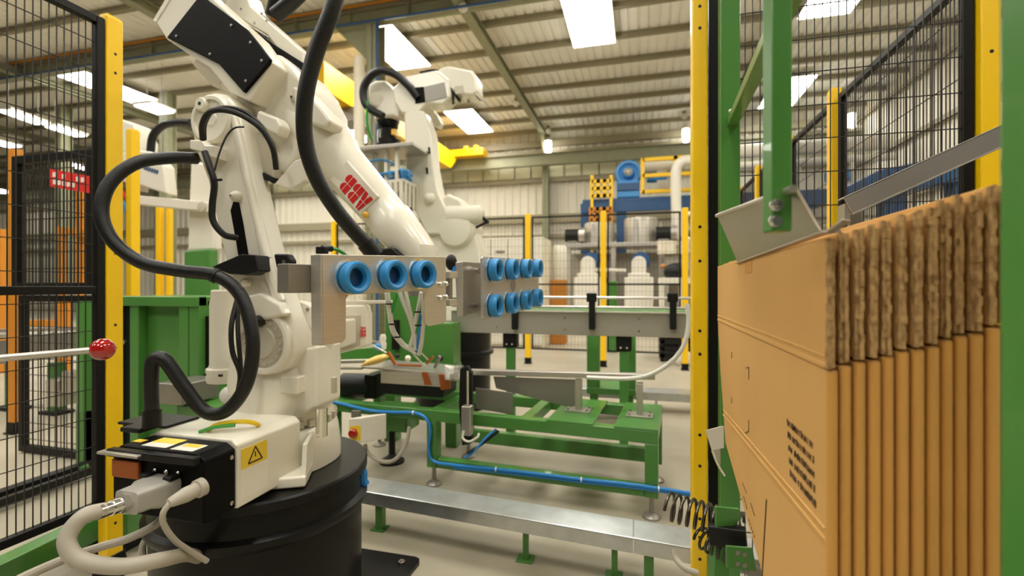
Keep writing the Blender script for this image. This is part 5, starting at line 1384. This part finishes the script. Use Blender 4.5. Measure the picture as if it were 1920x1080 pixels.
MB().bar(PY(90, 905, 1.95), PY(165, 880, 2.05), .05, .06).build('arm', 'green', gm2, bevel=.004)
fb = thing('green_floor_beam', 'green steel beam on the floor along the left fence', 'beam', PZ(100, 1030, .1))
MB().bar(PZ(-90, 1120, .12), PZ(182, 985, .12), .07, .09).build('beam', 'green', fb, bevel=.004)
MB().bar(PZ(222, 985, .14), PZ(285, 950, .14), .07, .09).build('beam', 'green', fb, bevel=.004)
for (x, y) in ((-60, 1105), (170, 992), (240, 978)):
    p = PZ(x, y, .1); MB().box(p.x - .04, p.x + .04, p.y - .04, p.y + .04, 0, .08).build('support', 'black_plastic', fb)
fd_ = thing('black_floor_duct', 'black cable duct on the floor inside the left fence', 'cable duct', PZ(100, 960, .05))
MB().bar(PZ(-90, 960, .04), PZ(172, 870, .04), .06, .05).build('duct', 'black_plastic', fd_, bevel=.004)
MB().bar(PZ(-90, 975, .04), PZ(172, 882, .04), .03, .04).build('cable', 'black_rubber', fd_)

# ================================================================== FAR MACHINERY at the back
def G(x, y, Y=12.5): return PY(x, y, Y)
cb = thing('white_cabinet', 'pale enclosure with tall doors behind the gripper cups', 'cabinet', PY(960, 620, 8.2))
x0, x1 = PY(888, 500, 8.2).x, PY(1018, 500, 8.2).x
zt1 = PY(960, 443, 8.2).z
MB().box(x0, x1, 8.25, 9.0, 0, zt1 - .02).build('body', 'cream_panel', cb, bevel=.01)
for i in range(4):
    a = x0 + (x1 - x0) * i / 4
    dd = MB().box(a + .01, a + (x1 - x0) / 4 - .01, 8.21, 8.25, .05, zt1 - .03).build('door', 'far_white', cb, bevel=.006)
    if i == 1: MB().box(a + .1, a + .26, 8.19, 8.21, zt1 - .28, zt1 - .25).build('handle', 'steel_dull', dd)
MB().box(x0 - .05, x0 + .12, 8.15, 8.25, zt1 - .45, zt1 - .1).build('window', 'steel_dull', cb, bevel=.02)
tk = thing('white_drum_stand', 'tall white drum on a brown base beside the enclosure', 'drum', PY(1048, 620, 9.0))
c = PY(1050, 525, 9.0); h = PY(1050, 460, 9.0).z
MB().lathe((c.x, 9.0, c.z), Z_, [(.12, 0), (.13, .02), (.13, h - c.z - .05), (.1, h - c.z)], n=24).build('drum', 'far_white', tk)
MB().box(c.x - .16, c.x + .12, 8.88, 9.12, 0, c.z).build('base', 'brown_box', tk, bevel=.01)
mf = thing('machine_gantry', 'grey steel gantry carrying two tanks at the back', 'gantry', G(1170, 620))
xa, xb = G(1060, 450).x, G(1340, 450).x
zg = G(1170, 455).z
MB().box(xa, xb, 12.4, 13.6, zg - .1, zg).build('deck', 'steel_plate', mf, bevel=.01)
for x in (1066, 1150, 1240, 1330):
    p = G(x, 500); MB().box(p.x - .06, p.x + .06, 12.45, 12.57, 0, zg - .1).build('post', 'steel_plate', mf)
MB().box(xa, xb, 13.4, 13.5, .3, zg - .2).build('back_panel', 'stainless', mf)
for (xa_, xb_, yt, lab) in ((1095, 1152, 418, 'stainless tank on the gantry, left of the blue platform leg'), (1170, 1234, 409, 'larger stainless tank on the gantry, right of the blue platform leg')):
    a, b = G(xa_, 450, 12.9), G(xb_, 450, 12.9); r = (b.x - a.x) / 2
    t_ = thing('process_tank', lab, 'tank', ((a.x + b.x) / 2, 12.9 + 0, zg), 'stainless process tanks')
    hh_ = G(xa_, yt, 12.9).z - zg
    MB().lathe(((a.x + b.x) / 2, 13.0, zg), Z_, [(r, 0), (r, hh_ * .93), (r * .96, hh_ * .97), (r * .3, hh_)], n=36).build('shell', 'stainless', t_)
    MB().box((a.x + b.x) / 2 - r * .45, (a.x + b.x) / 2 - r * .2, 13.0 - r - .06, 13.0 - r * .8, zg, zg + hh_ * .9).build('ladder_plate', 'steel_plate', t_)
for (x, y, lab) in ((1074, 436, 'dark motor at the left end of the gantry'), (1246, 432, 'dark motor right of the larger tank')):
    p = G(x, y + 8); 
    t_ = thing('pump_motor', lab, 'motor', (p.x, 12.6, zg), 'gantry motors')
    MB().cyl((p.x - .2, 12.6, zg + .22), (p.x + .15, 12.6, zg + .22), .17, n=18).build('body', 'black_plastic', t_)
    MB().box(p.x - .15, p.x + .1, 12.5, 12.7, zg, zg + .08).build('foot', 'steel_dull', t_)
    MB().cyl((p.x + .15, 12.6, zg + .22), (p.x + .3, 12.6, zg + .22), .2, n=18).build('end_cover', 'steel_plate', t_)
for (x, lab) in ((1102, 'tall rounded machine column, left of the pair'), (1198, 'tall rounded machine column, right of the pair')):
    p = G(x, 560, 11.8)
    t_ = thing('machine_column', lab, 'machine', (p.x, 11.8, 0), 'rounded machine columns')
    zt3 = G(x, 480, 11.8).z; w = .17
    arc = [(p.x + w * math.cos(math.pi * k / 12), 11.8, zt3 - w + w * math.sin(math.pi * k / 12)) for k in range(13)]
    MB().prism(arc + [(p.x - w, 11.8, .5), (p.x + w, 11.8, .5)], (0, .3, 0)).build('column', 'far_white', t_, bevel=.01)
    zs = G(x, 512, 11.8).z
    MB().box(p.x - .33, p.x + .33, 11.75, 12.1, .0, zs - .1).build('base', 'far_white', t_, bevel=.02)
    MB().box(p.x - .25, p.x + .25, 11.78, 12.1, zs - .1, zs).build('shoulder', 'far_white', t_, bevel=.02)
    MB().cyl((p.x + .05, 12.1, zt3 - .1), (p.x + .05, 12.25, zt3 - .1), .22, n=20).build('pulley_guard', 'blue_struct', t_)
bp = thing('blue_platform', 'blue steel platform high above the gantry', 'platform', G(1190, 620, 14))
xa, xb = G(1092, 370, 14).x, XR - .8
zp = G(1150, 372, 14).z
MB().box(xa, xb, 14, 16, zp - .1, zp).build('deck', 'blue_struct', bp, bevel=.01)
MB().box(xa, xb, 14.0, 14.12, zp - .38, zp - .1).build('edge_beam', 'blue_struct', bp)
for x in (1098, 1165, 1420, 1520):
    p = G(x, 400, 14.1); MB().box(p.x - .14, p.x + .14, 14.05, 14.3, 0, zp - .1).build('leg', 'blue_struct', bp)
for x in (1108,):
    p = G(x, 400, 14.6); MB().box(p.x - .08, p.x + .08, 15.5, 15.7, 0, zp - .1).build('leg', 'blue_struct', bp)
def rail_box(root, xs0, xs1, y_top, y_bot, Y, mids=1, posts=3, t=.07, mt='yellow_far'):
    a, b = G(xs0, y_top, Y), G(xs1, y_top, Y); zb_ = G((xs0 + xs1) / 2, y_bot, Y).z; zt_2 = G((xs0 + xs1) / 2, y_top, Y).z
    for k in range(mids + 2):
        z = zb_ + (zt_2 - zb_) * k / (mids + 1)
        MB().box(a.x, b.x, Y - t / 2, Y + t / 2, z - t / 2, z + t / 2).build('rail', mt, root)
    for k in range(posts):
        x = a.x + (b.x - a.x) * k / (posts - 1)
        MB().box(x - t / 2, x + t / 2, Y - t / 2, Y + t / 2, zb_ - t / 2, zt_2 + t / 2).build('rail_post', mt, root)
gdr = thing('platform_guardrail', 'yellow guardrail on the blue platform beside the fan', 'guardrail', G(1250, 360, 14.05))
rail_box(gdr, 1205, 1330, 296, 357, 14.05, 1, 3, .1)
lad = thing('yellow_ladder', 'small yellow ladder cage rising through the blue platform', 'ladder', G(1128, 415, 14.2))
rail_box(lad, 1110, 1146, 340, 367, 13.9, 1, 4, .1)
rail_box(lad, 1108, 1146, 392, 412, 13.9, 1, 4, .1, 'orange')
for s in (1110, 1146):
    p = G(s, 345, 13.9); MB().box(p.x - .04, p.x + .04, 13.86, 13.94, 0, p.z + .25).build('stile', 'yellow_far', lad)
fn = thing('blue_fan', 'round blue blower fan standing on the platform', 'fan', G(1178, 355, 14.3))
fc = G(1178, 325, 14.3); R = (G(1203, 325, 14.3).x - fc.x)
MB().lathe(fc, -Y_, [(R, -.3), (R, .05), (R * .92, .1), (R * .75, .1), (R * .7, .02), (R * .45, 0), (R * .42, .12), (R * .36, .2), (R * .3, .2)], n=40).build('scroll', 'blue_bright', fn)
MB().lathe(fc, -Y_, [(R * .3, .1), (R * .3, .22), (R * .1, .28)], n=24).build('inlet', 'stainless', fn)
MB().box(fc.x - R * .85, fc.x + R * .85, 14.05, 14.6, zp + .02, fc.z - R * .7).build('base', 'blue_bright', fn, bevel=.03)
MB().box(fc.x - R * .8, fc.x + R * .8, 14.0, 14.06, zp + .22, zp + .42).build('dark_band', 'blue_struct', fn)
pu = thing('platform_pump', 'pale pump unit inside the yellow guardrail', 'pump', G(1235, 355, 14.6))
p = G(1222, 312, 14.7); MB().cyl((p.x - .2, 14.7, p.z), (p.x + .9, 14.7, p.z), .22, n=18).build('drum', 'far_white', pu)
p = G(1230, 333, 14.6); MB().cyl((p.x - .25, 14.6, p.z), (p.x + .3, 14.6, p.z), .14, n=16).build('motor', 'blue_bright', pu)
p = G(1240, 340, 14.6); MB().box(p.x - .12, p.x + .16, 14.5, 14.8, zp, p.z + .3).build('stand', 'far_white', pu)
pi = thing('white_pipe_bend', 'white pipe with a bend running down beside the platform', 'pipe', G(1266, 450, 13.2))
MB().tube([G(1268, 450, 13.2), G(1268, 400, 13.2), G(1267, 340, 13.2), G(1269, 315, 13.2), G(1280, 303, 13.2), G(1300, 301, 13.2), G(1340, 300, 13.2)], .13, n=14).build('pipe', 'far_white', pi)
MB().tube([G(1292, 450, 13.2), G(1278, 440, 13.2), G(1278, 410, 13.2), G(1290, 402, 13.2), G(1320, 402, 13.2)], .07, n=12).build('small_pipe', 'far_white', pi)
wt = thing('white_machine_table', 'white machine table with dark motor near the tall yellow post', 'table', G(1265, 560, 10.5))
a, b = G(1236, 523, 10.5).x, G(1320, 523, 10.5).x; z = G(1260, 521, 10.5).z
MB().box(a, b, 10.4, 11.2, z - .12, z).build('top', 'far_white', wt, bevel=.01)
for x in (a + .05, (a + b) / 2, b - .05): MB().box(x - .05, x + .05, 10.45, 10.6, 0, z - .12).build('leg', 'far_white', wt)
p = G(1268, 512, 10.7); MB().sphere((p.x, 10.7, z + .12), .2, sx=1.3).build('motor', 'black_plastic', wt)
for x in (1243, 1258): MB().sphere(G(x, 499, 10.7), .05).build('orange_lamp', 'orange', wt)
dk = thing('stainless_hood', 'grey stainless hood with cream pipes beside the tall yellow post', 'hood', G(1272, 520, 12.0))
MB().prism([G(1246, 478, 12.0), G(1320, 478, 12.0), G(1320, 520, 12.0), G(1246, 520, 12.0)], (0, .3, 0)).build('hood', 'stainless', dk, bevel=.01)
for x in (1250, 1316):
    p = G(x, 520, 12.1); MB().box(p.x - .04, p.x + .04, 12.05, 12.2, 0, p.z + .02).build('leg', 'stainless', dk)
for x in (1243, 1258, 1282): MB().cyl(G(x, 476, 11.9), G(x, 452, 11.9), .13, n=14).build('pipe', 'cream_panel', dk)
bm_ = thing('white_cross_arm', 'white horizontal arm with green housing behind the back fence', 'arm', G(1148, 570, 8.0))
MB().bar(G(1116, 506, 8.0), G(1174, 507, 8.0), .06, .05).build('arm', 'far_white', bm_, bevel=.01)
p = G(1146, 570, 8.0); MB().box(p.x - .07, p.x + .09, 8.0, 8.3, 0, G(1146, 527, 8).z).build('housing', 'green_far', bm_, bevel=.01)
MB().lathe(G(1136, 526, 7.95), -Y_, [(.05, 0), (.05, .04), (.02, .05)], n=14).build('knob', 'black_plastic', bm_)
bl_ = thing('black_floor_machine', 'dark slatted machine low on the floor by the tall yellow post', 'machine', G(1270, 690, 7.2))
a = PY(1238, 650, 7.2).x; b = PY(1330, 650, 7.2).x
for k in range(4): MB().box(a, b, 7.2, 7.8, .06 + k * .1, .12 + k * .1).build('slat', 'black_plastic', bl_)
MB().box(a, a + .06, 7.2, 7.8, 0, .45).build('side', 'black_plastic', bl_)
MB().lathe(PY(1280, 670, 7.0), -Y_, [(.1, 0), (.12, .1), (.05, .14)], n=16).build('wheel', 'far_white', bl_)
# blue conveyor and ducts seen through the right mesh
du = thing('white_duct', 'long white duct above the blue line seen through the right mesh', 'duct', PY(1500, 280, 14.6))
MB().cyl(PY(1325, 288, 14.6), (XR - .5, 14.6, PY(1325, 288, 14.6).z), .2, n=18).build('duct', 'far_white', du)
MB().cyl(PY(1325, 314, 14.4), (XR - .5, 14.4, PY(1325, 314, 14.4).z), .1, n=14).build('lower_pipe', 'far_white', du)
for x in (1345, 1470, 1570): 
    p = PY(x, 330, 14.4); MB().cyl((p.x - .25, 14.4, p.z), (p.x + .25, 14.4, p.z), .17, n=14).build('blue_valve', 'blue_bright', du)
    MB().box(p.x + .3, p.x + .38, 14.35, 14.45, zp, p.z + .5).build('support', 'far_white', du)
bc_ = thing('blue_inclined_conveyor', 'big blue inclined conveyor behind the right mesh fence', 'conveyor', PY(1660, 400, 7.0))
q = [PY(x, y, 7.0) for x, y in ((1585, 352), (1650, 318), (1760, 296), (1860, 288), (1860, 330), (1760, 345), (1590, 378))]
MB().prism(q, (0, .5, 0)).build('side_frame', 'blue_struct', bc_, bevel=.01)
for x in (1670, 1800): 
    p = PY(x, 340, 7.2); MB().box(p.x - .12, p.x + .12, 7.1, 7.3, 0, p.z).build('leg', 'blue_struct', bc_)
p = PY(1600, 360, 7.2); MB().box(p.x - .1, p.x + .05, 7.1, 7.3, 0, p.z).build('leg', 'steel_plate', bc_)
sr = thing('grey_rack', 'grey slatted rack standing behind the right mesh fence', 'rack', PY(1540, 430, 9.5))
a, b = PY(1478, 400, 9.5).x, PY(1700, 400, 9.5).x
for k in range(7): MB().box(a, b, 9.5, 9.9, .3 + k * .33, .45 + k * .33).build('slat', 'stainless', sr)
for x in (a, (a + b) / 2, b): MB().box(x - .04, x + .04, 9.45, 9.5, 0, 2.6).build('upright', 'steel_plate', sr)
